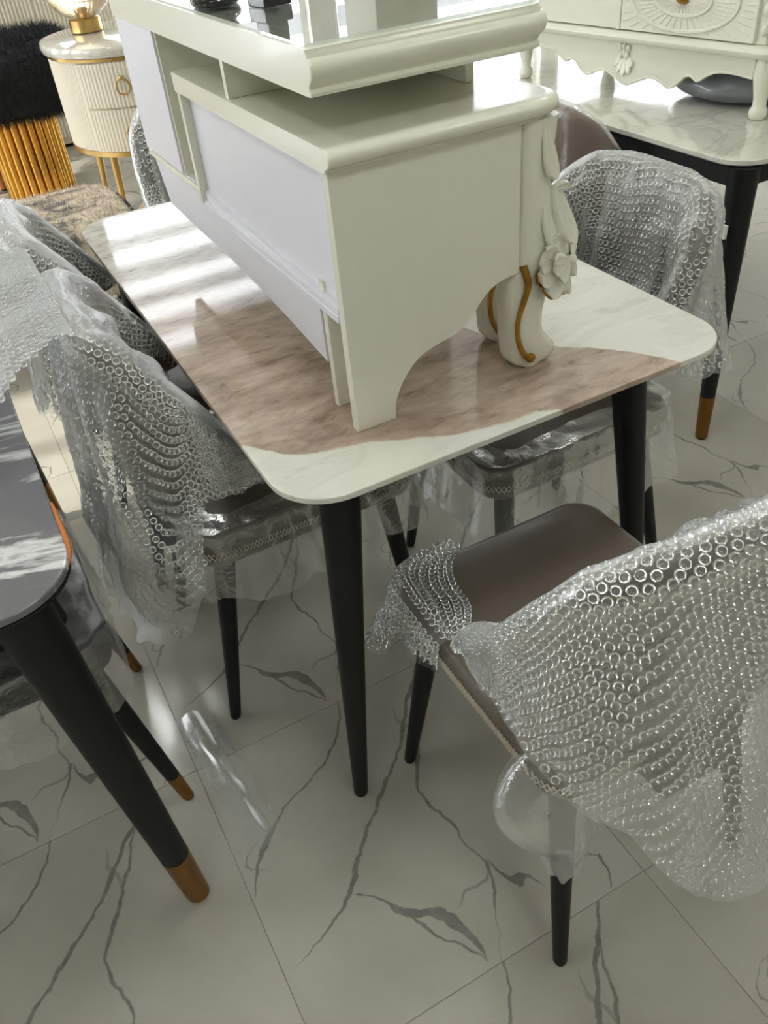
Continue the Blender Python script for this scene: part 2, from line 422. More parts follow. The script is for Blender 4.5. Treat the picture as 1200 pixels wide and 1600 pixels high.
structure(box('wall_front', RX0 - .2, RX1 + .2, RY0 - .2, RY0, -.02, RH, 'wall_dark', bev=0))
structure(box('ceiling', RX0 - .2, RX1 + .2, RY0 - .2, RY1 + .2, RH, RH + .15, 'ceil_paint', bev=0))
structure(box('baseboard_back', RX0, RX1, RY1 - .015, RY1, .0, .1, 'frame_white', bev=.003))
structure(box('baseboard_left', RX0, RX0 + .015, RY0, RY1 - .015, .0, .1, 'frame_white', bev=.003))
col_o = structure(box('trim_1', 2.25, 2.62, 4.35, 4.72, 0, RH, 'column_paint', bev=.01))

def portal(x, y, z, sx, sz, rot):
    d = bpy.data.lights.new('window_portal', 'AREA'); d.shape = 'RECTANGLE'; d.size = sx; d.size_y = sz
    d.cycles.is_portal = True
    o = bpy.data.objects.new('window_portal', d); C.objects.link(o); o.location = (x, y, z); o.rotation_euler = rot
wi = 1
for (a, b, z0, z1) in WIN_BACK:
    w = structure(box('window_%d' % wi, a, b, RY1 + .09, RY1 + .096, z0, z1, 'pane', bev=0)); ORG[w] = None
    for (p, q, lo, hi) in ((a, a + .05, z0, z1), (b - .05, b, z0, z1), (a, b, z0, z0 + .06), (a, b, z1 - .06, z1)):
        box('frame_bar', p, q, RY1 + .06, RY1 + .12, lo, hi, 'frame_white', w)
    for z, h in ((.95, .05), (1.60, .07), (2.10, .14), (2.36, .10), (2.60, .15), (2.84, .12), (3.10, .15)):
        if z < z1 - .1: box('blind_slat', a + .05, b - .05, RY1 + .052, RY1 + .055, z - h / 2, z + h / 2, 'blind', w, 0)
    portal((a + b) / 2, RY1 + .22, (z0 + z1) / 2, b - a, z1 - z0, (R(-90), 0, 0))
    wi += 1
for (a, b, z0, z1) in WIN_LEFT:
    w = structure(box('window_%d' % wi, RX0 - .106, RX0 - .1, a, b, z0, z1, 'pane', bev=0)); ORG[w] = None
    for (p, q, lo, hi) in ((a, a + .05, z0, z1), (b - .05, b, z0, z1), (a, b, z0, z0 + .06), (a, b, z1 - .06, z1), ((a + b) / 2 - .025, (a + b) / 2 + .025, z0, z1)):
        box('frame_bar', RX0 - .13, RX0 - .07, p, q, lo, hi, 'frame_white', w)
    portal(RX0 - .22, (a + b) / 2, (z0 + z1) / 2, z1 - z0, b - a, (0, R(-90), 0))
    wi += 1

# recessed ceiling light panels; the back left one is added to brighten the sideboard
def panel_mat():
    t = NT('lit_panel_diffuser'); t.set(Base_Color=(.9, .9, .88, 1)); t.p.inputs['Emission Color'].default_value = (.97, 1, .97, 1); t.p.inputs['Emission Strength'].default_value = 13.0
    return t.m
MAT['panel_lit'] = panel_mat()
for nm, px_, py_ in (('front left', -1.5, -1.4), ('front middle', .5, -1.4), ('front right', 2.6, -1.4), ('middle left', -1.5, 1.25), ('middle', .45, 1.1), ('middle right', 3.2, 2.3), ('added back left', .1, 4.3)):
    cl = thing('ceiling_light', 'square recessed ceiling light panel, %s one over the showroom' % nm, 'ceiling light', (px_, py_, RH - .03), group='ceiling light panels')
    box('diffuser', -.28, .28, -.28, .28, .0, .012, 'panel_lit', cl, 0)
    for a_, b_, c_, d_ in ((-.31, .31, -.31, -.28), (-.31, .31, .28, .31), (-.31, -.28, -.28, .28), (.28, .31, -.28, .28)): box('frame_bar', a_, b_, c_, d_, -.006, .03, 'frame_white', cl, .002)

# floor: a slab with 0.6 m porcelain tiles, every tile carrying the same veined print
floor = structure(box('floor', RX0, RX1, RY0, RY1, -.06, -.0015, 'grout', bev=0))
bm = bmesh.new(); add_box(bm, .0005, TS - .0005, .0005, TS - .0005, -.0014, 0)
tile_me = bpy.data.meshes.new('tile')
bmesh.ops.bevel(bm, geom=[e for e in bm.edges if all(abs(v.co.z) < 1e-6 for v in e.verts)], offset=.0004, segments=1, affect='EDGES')
bm.to_mesh(tile_me); bm.free(); tile_me.materials.append(MAT['tile'])
for i in range(-4, 12):
    for j in range(-2, 10):
        o = bpy.data.objects.new('tile', tile_me); C.objects.link(o); o.parent = floor
        o.location = (TX + i * TS, TY + j * TS, 0)
box('tile_border', RX0, RX0 + 2 * TS - .002, RY0, RY1, -.0014, -.0002, 'sub_floor', floor, bev=0)
box('tile_border', RX0 + 2 * TS, RX1, RY0, RY0 + 4 * TS - .002, -.0014, -.0002, 'sub_floor', floor, bev=0)

# ------------------------------------------------------------------ main dining table
def leg_rings(top, foot, r0, r1, z1=None):
    a, b = Vector(top), Vector(foot); out = []
    for k in range(9):
        t = k / 8; p = a.lerp(b, t); r = r0 + (r1 - r0) * t
        out.append([p + Vector((math.cos(2 * math.pi * i / 20) * r, math.sin(2 * math.pi * i / 20) * r, 0)) for i in range(20)])
    return out
def leg(name, top, foot, r0, r1, mat, parent, tip=0.0, tip_mat='gold_tip', pad=True):
    top, foot = Vector(top), Vector(foot)
    fz = foot + (top - foot).normalized() * .006
    if tip:
        f = tip / (top - foot).length; cut = foot.lerp(top, f); rc = r1 + (r0 - r1) * f
        o = loft(name, leg_rings(top, cut, r0, rc), mat, parent)
        loft('leg_tip', leg_rings(cut, fz, rc * 1.03, r1 * 1.03), tip_mat, o)
    else:
        o = loft(name, leg_rings(top, fz, r0, r1), mat, parent)
    loft('foot_pad', leg_rings(fz, foot, r1 * .97, r1 * .8), 'rubber', o)
    return o
TZ = .75
X0, X1, Y0, Y1 = .235, .993, .782, 2.07
dt = thing('dining_table', 'dining table with brown and cream stone top carrying the white cabinet', 'dining table', (.61, 1.42, 0), world=True)
def slab(name, x0, x1, y0, y1, z0, z1, r, mat, parent):
    rings = []
    for d, z in ((.003, z0), (0, z0 + .003), (0, z1 - .002), (.0008, z1 - .0006), (.002, z1)):
        rings.append([Vector((p[0], p[1], z)) for p in rrect(x0 + d, x1 - d, y0 + d, y1 - d, r, 12)])
    return flat(loft(name, rings, mat, parent, sharp=40))
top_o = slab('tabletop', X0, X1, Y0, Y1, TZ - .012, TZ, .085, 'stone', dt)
# keep the stone pattern in world metres
top_o.data.transform(Matrix.Translation(ORG[dt])); top_o.location = -ORG[dt]
for y in (Y0 + .085, Y1 - .125): box('apron_rail', X0 + .10, X1 - .10, y, y + .035, TZ - .045, TZ - .0125, 'black_metal', dt)
for x in (X0 + .085, X1 - .12): box('apron_rail', x, x + .035, Y0 + .125, Y1 - .13, TZ - .045, TZ - .0125, 'black_metal', dt)
for sx, sy in ((0, 0), (1, 0), (0, 1), (1, 1)):
    tx = (X0 + .085, X1 - .145)[sx]; ty = ((.834, .872), (Y1 - .042, Y1 - .042))[sy][sx]
    fx = (.279, .945)[sx]; fy = (.852, 2.045)[sy]
    leg('leg', (tx, ty, TZ - .014), (fx, fy, 0), .030, .0135, 'black_metal', dt)

# ------------------------------------------------------------------ white cabinet on the table
cb = thing('carved_cabinet', 'white lacquered cabinet with carved gilded leg standing on the stone table', 'cabinet', (.55, 1.34, TZ), world=True)
BX = .386; FX = .657
arch = catmull([(.447, .75), (.4475, .768), (.453, .787), (.468, .812), (.492, .834), (.522, .844), (.551, .850), (.572, .862), (.590, .882), (.606, .897), (.630, .907), (.657, .910)], 5)
prism('end_panel', [(BX, .75)] + [tuple(p) for p in arch] + [(FX, 1.106), (BX, 1.106)], 'y', .900, .917, 'lacquer', cb, .0015)
arch2 = [(x, z) for x, z in [(.43, .75), (.432, .80), (.45, .83), (.50, .845), (.56, .86), (.60, .895), (.657, .91)]]
prism('end_panel', [(BX + .008, .75)] + arch2 + [(FX, .945), (BX + .008, .945)], 'y', .978, .992, 'lacquer', cb, .0015)

def cab_leg(parent, y0, z_top, name='cabriole_leg', depth=.072, dx=0.0):
    prof = [(.7385, .672, .704), (.742, .664, .725), (.752, .655, .735), (.762, .652, .735), (.778, .651, .722), (.790, .650, .712), (.806, .650, .708), (.83, .650, .709), (.85, .648, .715), (.872, .647, .732), (.890, .648, .735), (.91, .655, .735), (.94, .657, .731), (.97, .657, .724), (1.0, .657, .716), (1.03, .657, .707), (1.06, .657, .711), (1.085, .657, .716), (1.106, .657, .718)]
    rings = []
    for z, xl, xr in prof:
        z = .75 + (z - .7385) * (1.106 - .75) / (1.106 - .7385)
        if z > z_top + 1e-6: break
        cx, hx = (xl + xr) / 2 + dx, (xr - xl) / 2
        low = z < .90
        hy = depth / 2 * (.78 if low else 1.0) * (.8 if z < .755 else 1)
        ring = []
        for k in range(28):
            a = 2 * math.pi * k / 28; e = .62
            c, s = math.cos(a), math.sin(a)
            ring.append(Vector((cx + hx * math.copysign(abs(c) ** e, c), y0 + depth / 2 + hy * math.copysign(abs(s) ** e, s), z)))
        rings.append(ring)
    return loft(name, rings, 'lacquer', parent, sharp=50)
lg = cab_leg(cb, .892, 1.107)
lg2 = cab_leg(cb, .985, .945, depth=.06, dx=.016)
lg3 = cab_leg(cb, 1.70, .945, depth=.06)
def gilt(parent, y, dz=0.0, dx=0.0):
    pts = catmull([(.662 + dx, y, .918 + dz), (.670 + dx, y - .002, .890 + dz), (.664 + dx, y - .002, .868 + dz), (.657 + dx, y, .845 + dz), (.654 + dx, y, .825 + dz), (.658 + dx, y - .001, .798 + dz), (.668 + dx, y - .003, .778 + dz), (.676 + dx, y - .003, .772 + dz)], 6)
    tube('gilded_scroll', pts, lambda t: .0058 - .002 * math.sin(math.pi * t), 'gilt', parent, 10)
    bm = bmesh.new(); bmesh.ops.create_uvsphere(bm, u_segments=14, v_segments=8, radius=.0075, matrix=Matrix.Translation((.677 + dx, y - .003, .772 + dz)) @ Matrix.Diagonal((1.1, .8, 1, 1)))
    from_bm('gilded_scroll', bm, 'gilt', parent)
gilt(lg, .898); gilt(lg2, .992, -.002, .016)
# shell carving on the corner of the leg
def petal(parent, base, tip, normal, w, th, mat='lacquer', gold=False, name='carved_petal'):
    """a scooped carved lobe from base to tip"""
    b, t_, n = Vector(base), Vector(tip), Vector(normal).normalized()
    ax = (t_ - b); L = ax.length; ax.normalize(); sd = ax.cross(n).normalized(); n = sd.cross(ax).normalized()
    V = []; Fc = []; NU, NV = 9, 9
    for i in range(NU):
        u = i / (NU - 1); wd = w * (.28 + .72 * math.sin(min(1, u * 1.05) * math.pi * .62) ** 1.0) * (1 if u < .8 else math.sqrt(max(0.05, 1 - ((u - .8) / .2) ** 2)))
        for j in range(NV):
            v = -1 + 2 * j / (NV - 1)
            h = th * ((1 - v * v) * .35 + .75 * abs(v) ** 1.5 * (1 - abs(v) ** 6)) * (.35 + .9 * u) + th * .9 * u * u
            V.append(b + ax * (L * u) + sd * (wd * v) + n * h)
    off = len(V)
    for i in range(NU):
        for j in range(NV):
            u = i / (NU - 1); v = -1 + 2 * j / (NV - 1)
            V.append(V[i * NV + j] - n * (th * .55))
    for i in range(NU - 1):
        for j in range(NV - 1):
            a = i * NV + j
            Fc.append((a, a + NV, a + NV + 1, a + 1)); Fc.append((off + a, off + a + 1, off + a + NV + 1, off + a + NV))
    for i in range(NU - 1):
        a = i * NV; Fc.append((a, off + a, off + a + NV, a + NV)); a += NV - 1; Fc.append((a, a + NV, off + a + NV, off + a))
    for j in range(NV - 1):
        Fc.append((j, j + 1, off + j + 1, off + j)); a = (NU - 1) * NV + j; Fc.append((a, off + a, off + a + 1, a + 1))
    o = mk(name, V, Fc, mat, parent, 60)
    return o
sc = Vector((.727, .891, .916)); up = Vector((0, 0, 1))
def around(ang):
    # petals left of the corner lie on the end face, those right of it on the front face
    c, q = math.cos(R(ang)), math.sin(R(ang))
    if c < 0: return Vector((c, 0, q)), Vector((-.12, -1, .05)).normalized()
    return (Vector((.50, .86, 0)) * c + up * q), Vector((.62, -.78, .05)).normalized()
for k, (ang, ln, wd) in enumerate(((150, .044, .013), (180, .046, .015), (212, .050, .0155), (246, .056, .0155), (280, .056, .0145), (315, .048, .014), (350, .046, .014), (30, .046, .013), (120, .046, .012))):
    d, n_ = around(ang)
    petal(lg, sc + n_ * .006 + d * .006, sc + d * ln + n_ * .0005, n_, wd, .0085)
    if k in (2, 3, 4): petal(lg, sc + n_ * .002 + d * .006, sc + d * (ln + .003) - n_ * .003, n_, wd * .97, .006, 'gilt', name='gilded_edge')
for k, ang in enumerate((165, 205, 245, 290, 335, 20)):
    d, n_ = around(ang)
    petal(lg, sc + n_ * .014, sc + d * .029 + n_ * .012, n_, .0100, .006)
bm = bmesh.new(); bmesh.ops.create_uvsphere(bm, u_segments=16, v_segments=10, radius=.007, matrix=Matrix.Translation(sc + Vector((.3, -.9, 0)) * .014)); from_bm('carved_boss', bm, 'lacquer', lg)
# leaves that climb from the shell to the top: narrow above, wide where they meet the shell
ny = Vector((.25, -.97, 0))
petal(lg, Vector((.708, .891, 1.022)), Vector((.730, .888, .938)), ny, .0160, .009, name='carved_leaf')
petal(lg, Vector((.690, .891, .995)), Vector((.706, .889, .938)), ny, .0120, .006, name='carved_leaf')
petal(lg, Vector((.688, .891, 1.098)), Vector((.700, .890, 1.030)), ny, .0130, .005, name='carved_leaf')
petal(lg, Vector((.704, .889, 1.016)), Vector((.722, .886, 1.022)), ny, .0065, .006, name='carved_scroll')

def moulded(name, x0, x1, y0, y1, prof, rad, mat, parent, far=False, cap=True):
    rings = []
    for d, z in prof:
        rings.append([Vector((p[0], p[1], z)) for p in rrect(x0, x1 + d, y0 - d, y1 + (d if far else 0), (.0008, max(.004, rad + d), max(.004, (rad + d) if far else .004), .0008), 10)])
    return flat(loft(name, rings, mat, parent, cap, sharp=38))
# lower box: top board with a half-round nosing
bt = [(0, 1.104), (.006, 1.104), (.008, 1.106), (.008, 1.1085), (.014, 1.110), (.0195, 1.114), (.022, 1.1195), (.021, 1.125), (.017, 1.1295), (.011, 1.1318), (.004, 1.132)]
moulded('box_top', BX - .004, .702, .902, 1.468, bt, .030, 'lacquer', cb)
box('back_panel', BX + .012, BX + .017, .917, 1.452, .93, 1.104, 'lacquer_raw', cb)
box('end_panel', BX - .002, FX + .02, 1.450, 1.463, .925, 1.104, 'lacquer', cb)
box('front_panel', FX - .01, FX + .006, .962, 1.452, .925, 1.104, 'lacquer', cb)
box('box_floor', BX, FX - .01, .918, 1.450, .918, .930, 'lacquer_raw', cb)
# stepped back rails
prism('back_rail', [(1.787, .962), (.995, .925), (.995, .818), (1.12, .832), (1.25, .842), (1.40, .849), (1.58, .851), (1.722, .855), (1.735, .875), (1.77, .94)], 'x', BX + .006, BX + .020, 'lacquer_raw', cb, .001)
box('back_ledge', BX - .001, BX + .016, .918, 1.30, .9085, .9195, 'lacquer_raw', cb)
box('lower_shelf', BX + .002, FX, 1.463, 1.79, .936, .948, 'lacquer', cb)
# tall column at the far end
box('column_back', BX, BX + .012, 1.552, 1.787, .952, 1.181, 'lacquer_raw', cb)
box('column_side', BX + .004, .69, 1.545, 1.5515, .949, 1.181, 'lacquer', cb)
box('column_side', BX + .012, .69, 1.774, 1.787, .949, 1.181, 'lacquer', cb)
box('column_front', .676, .69, 1.5515, 1.774, .949, 1.181, 'lacquer', cb)
# supports between the box and the upper board
box('divider', BX, .655, 1.206, 1.2185, 1.132, 1.181, 'lacquer', cb)
box('front_support', .655, .668, 1.024, 1.545, 1.132, 1.181, 'lacquer', cb)
ub = [(-.004, 1.181), (0, 1.181), (.003, 1.1815), (.004, 1.185), (.001, 1.189), (.003, 1.193), (.0095, 1.199), (.012, 1.206), (.0115, 1.212), (.008, 1.217), (.004, 1.2195), (.0035, 1.2225), (.0015, 1.2245), (.001, 1.2275), (-.003, 1.228)]
moulded('upper_board', BX - .002, .704, .914, 1.795, ub, .035, 'lacquer', cb)
slabg = moulded('glass_sheet', BX + .001, .700, .919, 1.79, [(0, 1.2284), (.001, 1.2290), (.001, 1.2316), (0, 1.232)], .03, 'glass_sheet', cb)
vs = tag(lathe('vase', [(.0, .0), (.030, 0), (.0335, .003), (.035, .008), (.033, .013), (.027, .017), (.0255, .020), (.029, .024), (.030, .030), (.022, .038), (.016, .055), (.018, .09), (.034, .15), (.038, .19), (.028, .23), (.022, .25), (.0, .25)], 'black_gloss', None, (.423, 1.300, 1.2322)), 'black glossy round-footed vase standing on the cabinet glass top', 'vase')
post = thing('black_ornament', 'black square-footed ornament on the cabinet glass beside the round-footed vase', 'ornament', (.470, 1.215, 1.2322), R(12))
prism('base', rrect(-.022, .022, -.022, .022, .004, 4), 'z', 0, .018, 'black_gloss', post, .002)
prism('stem', rrect(-.016, .016, -.016, .016, .003, 4), 'z', .018, .20, 'black_gloss', post, .002)

# ------------------------------------------------------------------ chairs (local: x right, y front, origin under the seat)
def interp(pts, a):
    xs = [p[0] for p in pts]; return float(np.interp(a, xs, [p[1] for p in pts]))
_plan = np.array(catmull([(-.236, .03), (-.230, -.06), (-.219, -.13), (-.197, -.195), (-.150, -.243), (-.08, -.260), (0, -.263), (.08, -.260), (.150, -.243), (.197, -.195), (.219, -.13), (.230, -.06), (.236, .03)], 8))
_len = np.concatenate([[0], np.cumsum(np.linalg.norm(np.diff(_plan, axis=0), axis=1))]); HALF = _len[-1] / 2
def plan(s):
    """s = signed metres along the outer curve of the backrest from its middle"""
    a = s + HALF
    p = np.array([np.interp(a, _len, _plan[:, 0]), np.interp(a, _len, _plan[:, 1])])
    if a < 0: p = _plan[0] + (_plan[1] - _plan[0]) / np.linalg.norm(_plan[1] - _plan[0]) * a
    if a > _len[-1]: p = _plan[-1] + (_plan[-1] - _plan[-2]) / np.linalg.norm(_plan[-1] - _plan[-2]) * (a - _len[-1])
    q = np.array([np.interp(a + .004, _len, _plan[:, 0]), np.interp(a + .004, _len, _plan[:, 1])])
    r = np.array([np.interp(a - .004, _len, _plan[:, 0]), np.interp(a - .004, _len, _plan[:, 1])])
    d = q - r; d /= max(1e-9, np.linalg.norm(d))
    return p, np.array([-d[1], d[0]])            # point and inward normal
S_TIP = HALF - .09                               # the shell ends here
_top = [(0, .872), (.08, .871), (.155, .860), (.215, .820), (.27, .745), (.33, .655), (.40, .60), (.60, .5)]
_bot = [(0, .525), (.08, .53), (.155, .552), (.215, .578), (.27, .592), (.33, .60), (.6, .60)]
LEAN = .07
def back_pt(s, z, d):
    p, n = plan(s); o = -(z - .55) * LEAN
    q = p + n * (d + o)
    return Vector((q[0], q[1], z))
def back_shell(parent, mat):
    rings = []
    N = 49
    for i in range(N):
        s = -S_TIP + 2 * S_TIP * i / (N - 1); a = abs(s)
        zt, zb = interp(_top, a), interp(_bot, a); f = min(1, (S_TIP - a) / .03)
        th = .036 * (.35 + .65 * math.sqrt(max(0, f))); zm = (zt + zb) / 2; hz = max(.012, (zt - zb) / 2) * (.55 + .45 * math.sqrt(max(0, f)))
        ring = []
        for k in range(24):
            an = 2 * math.pi * k / 24; c, sn = math.cos(an), math.sin(an)
            ex = .35
            ring.append(back_pt(s, zm + hz * math.copysign(abs(sn) ** ex, sn), th / 2 + th / 2 * math.copysign(abs(c) ** .7, c)))
        rings.append(ring)
    return loft('backrest', rings, mat, parent, sharp=60)
def zigzag(parent, path, normals, amp=.0085, pitch=.0135, r=.0017, name='stitching'):
    """two crossing zigzag threads along path (list of points, one per half pitch)"""
    bm_v = []; bm_f = []
    for ph in (0, 1):
        pts = []
        for i, (p, n, u) in enumerate(normals and zip(path, normals[0], normals[1])):
            pts.append(p + u * amp * (1 if (i + ph) % 2 else -1) + n * .0012)
        rings = tube_rings(pts, r, 4); o = len(bm_v)
        for rg in rings: bm_v += rg
        for k in range(len(rings) - 1):
            for i in range(4):
                j = (i + 1) % 4; bm_f.append((o + k * 4 + i, o + k * 4 + j, o + k * 4 + 4 + j, o + k * 4 + 4 + i))
    ob = mk(name, bm_v, bm_f, 'thread', parent, 60); ob['kind'] = 'stuff'; return ob
def back_stitch(parent, outer=True):
    path = []; N = []; U = []
    step = .0068; n = int(2 * (S_TIP - .03) / step)
    for i in range(n + 1):
        s = -(S_TIP - .03) + i * step; zt = interp(_top, abs(s)) - .040
        d = -.0015 if outer else .0375
        p = back_pt(s, zt, d); p2 = back_pt(s + .004, interp(_top, abs(s + .004)) - .040, d)
        t = (p2 - p).normalized(); nn = plan(s)[1]; nv = Vector((nn[0], nn[1], 0)) * (-1 if outer else 1)
        path.append(p); N.append(nv); U.append(t.cross(nv).normalized())
    return zigzag(parent, path, (N, U))
def seat_outline(d=0.0, n=10):
    return rrect(-.198 - d, .198 + d, -.205 - d, .242 + d, (.05 + d, .05 + d, .055 + d, .055 + d), n)
def chair(name, label, loc, rotz, mat='taupe', tip=False, group=None, stitch=True, back=True, cat='chair'):
    t = thing(name, label, cat, loc, rotz, group)
    rings = []
    for d, z in ((-.03, .398), (-.010, .399), (-.002, .406), (.002, .420), (.003, .440), (.0, .455), (-.007, .465), (-.020, .4705), (-.06, .475), (-.12, .477)):
        rings.append([Vector((p[0], p[1], z)) for p in seat_outline(d)])
    st = loft('seat', rings, mat, t, sharp=60)
    if stitch:
        o = seat_outline(.0042, 10); P = [Vector((p[0], p[1], .433)) for p in o] + [Vector((o[0][0], o[0][1], .433))]
        path = []; N = []; U = []
        for a, b in zip(P[:-1], P[1:]):
            L = (b - a).length; k = max(1, round(L / .0068)); tt = (b - a).normalized() if L > 1e-6 else Vector((1, 0, 0))
            for q in range(k):
                path.append(a.lerp(b, q / k)); nv = Vector((tt.y, -tt.x, 0)); N.append(nv); U.append(Vector((0, 0, 1)))
        zigzag(st, path, (N, U), amp=.0075)
    bk = back_shell(t, mat) if back else None
    if stitch: back_stitch(bk, True); back_stitch(bk, False)
    prism('seat_frame', rrect(-.17, .17, -.17, .20, .03, 5), 'z', .384, .398, 'black_metal', t, .001)
    if back: box('back_bracket', -.06, .06, -.252, -.17, .385, .535, 'black_metal', t, .003)
    for sx in (-1, 1):
        leg('leg', (sx * .152, .182, .388), (sx * .205, .217, 0), .021, .0115, 'black_metal', t, tip=.075 if tip else 0)
        leg('leg', (sx * .150, -.155, .388), (sx * .186, -.226, 0), .021, .0115, 'black_metal', t, tip=.075 if tip else 0)
    return t

# -------- bubble wrap and bags
def nz(x, y, z=0.0): return noise.noise(Vector((x, y, z)))
def sheet(name, G, label, loc, rotz, mat='wrap', bubbles=True, thing_cat='bubble wrap', pitch=.0145, rad=.0063, side=1, group=None, keep=None):
    """G: (m, n, 3) grid of local points -> a sheet with domes on its outer side, as one top-level thing"""
    G = np.asarray(G); m, n = G.shape[:2]
    du = np.gradient(G, axis=0); dv = np.gradient(G, axis=1)
    Nn = np.cross(du, dv); Nn /= np.maximum(1e-9, np.linalg.norm(Nn, axis=2, keepdims=True)); Nn *= side
    idx = np.arange(m * n).reshape(m, n)
    q = np.stack([idx[:-1, :-1], idx[1:, :-1], idx[1:, 1:], idx[:-1, 1:]], -1).reshape(-1, 4)
    ok = np.ones(len(q), bool)
    if keep is not None:
        K = np.asarray(keep, bool); kq = K[:-1, :-1] & K[1:, :-1] & K[1:, 1:] & K[:-1, 1:]; ok = kq.reshape(-1)
    t = thing(name, label, thing_cat, loc, rotz, group)
    quick_mesh('sheet', G.reshape(-1, 3), q[ok], mat, t)
    if bubbles:
        # hex layout measured along the sheet
        lu = np.linalg.norm(np.diff(G, axis=0), axis=2).mean(); lv = np.linalg.norm(np.diff(G, axis=1), axis=2).mean()
        W, H = lu * (m - 1), lv * (n - 1)
        B = []
        rows = int(H / (pitch * .866))
        for r in range(rows):
            for c in range(int(W / pitch)):
                B.append(((c + .5 * (r % 2) + .3) * pitch / lu, (r + .5) * pitch * .866 / lv))
        B = np.array(B); B = B[(B[:, 0] < m - 1.01) & (B[:, 1] < n - 1.01)]
        i = B[:, 0].astype(int); j = B[:, 1].astype(int); fu = (B[:, 0] - i)[:, None]; fv = (B[:, 1] - j)[:, None]
        if keep is not None:
            kk = K[i, j] & K[i + 1, j] & K[i, j + 1] & K[i + 1, j + 1]; i, j, fu, fv = i[kk], j[kk], fu[kk], fv[kk]
        def bl(A): return A[i, j] * (1 - fu) * (1 - fv) + A[i + 1, j] * fu * (1 - fv) + A[i, j + 1] * (1 - fu) * fv + A[i + 1, j + 1] * fu * fv
        Pp, NN, TT = bl(G), bl(Nn), bl(du)
        TT /= np.maximum(1e-9, np.linalg.norm(TT, axis=1, keepdims=True)); BB = np.cross(NN, TT)
        k = 8; ang = np.arange(k) * 2 * np.pi / k
        h = rad * .78 * (.75 + .5 * rng.random(len(Pp)))[:, None]
        vs = []
        for rr, hh in ((1.0, 0.0), (.86, .78)):
            for a in ang: vs.append(Pp + (TT * np.cos(a) + BB * np.sin(a)) * rad * rr + NN * h * hh)
        vs.append(Pp + NN * h)
        V = np.stack(vs, 1); nb = len(Pp); base = (np.arange(nb) * (2 * k + 1))[:, None]
        tri = []
        for a in range(k):
            b = (a + 1) % k
            tri += [(a, b, k + b), (a, k + b, k + a), (k + a, k + b, 2 * k)]
        tri = np.array(tri); T = (base[:, :, None] + tri[None]).reshape(-1, 3)
        ob = quick_mesh('bubbles', V.reshape(-1, 3), T, 'bubble_milky' if mat == 'wrap_dense' else 'bubble', t); ob['kind'] = 'stuff'
    return t
def back_wrap(s0, s1, inner_z, hem, seed, gap=.010, flare=.10, fold=.012, fold_n=16.0, puff=.0, ds=.009, dt=.009, tear=.02):
    """sheet over the backrest: from the inner side, over the top, down the outside to the hem"""
    ms = int((s1 - s0) / ds) + 1
    rows = []
    ref_len = None
    for i in range(ms):
        s = s0 + (s1 - s0) * i / (ms - 1); a = abs(s)
        zt = interp(_top, min(a, .5)) + gap * .8; th = .036
        zi = inner_z(s) if callable(inner_z) else inner_z
        zh = hem(s) + tear * nz(s * 14, seed, 3.1) + tear * .5 * nz(s * 50, seed, 9.7)
        zi = min(zi, zt - .02); zh = min(zh, zt - .03)
        path = []
        n1 = 16; n2 = 10; n3 = 60
        zs = zt - .022
        for k in range(n1): path.append((zi + (zs - zi) * k / n1, th + gap, 'i'))
        for k in range(n2):
            an = math.pi * k / n2; path.append((zs + math.sin(an) * .022, th / 2 + math.cos(an) * (th / 2 + gap), 't'))
        for k in range(n3 + 1): path.append((zs + (zh - zs) * k / n3, -gap, 'o'))
        row = []
        for k, (z, d, w) in enumerate(path):
            drop = max(0, zt - z)
            amp = fold * (.25 + 1.6 * min(1, drop / .35)) if w != 't' else fold * .25
            ph = s * fold_n * 2 + 1.5 * nz(s * 6, z * 3, seed) + seed
            f = amp * (math.sin(ph * 2.2 + 2.5 * nz(s * 3, z * 4, seed + 5)) + .6 * nz(s * 18, z * 9, seed + 2))
            f += .003 * nz(s * 55, z * 55, seed)
            if w == 'i': d2 = d + abs(f) * .7 + puff * max(0, nz(s * 9, z * 9, seed + 8)) * .06
            else:
                fl = flare * max(0, drop - .06) ** 1.15
                d2 = d - abs(f) - fl
            sh = .25 * f + .02 * drop * nz(s * 4, seed, 1.0)
            row.append(np.array(back_pt(s + sh, z, d2)))
        rows.append(np.array(row))
    # resample each row evenly
    L = [np.concatenate([[0], np.cumsum(np.linalg.norm(np.diff(r, axis=0), axis=1))]) for r in rows]
    nn = int(np.mean([l[-1] for l in L]) / dt)
    G = np.zeros((ms, nn, 3))
    for i, (r, l) in enumerate(zip(rows, L)):
        q = np.linspace(0, l[-1], nn)
        for c in range(3): G[i, :, c] = np.interp(q, l, r[:, c])
    return G
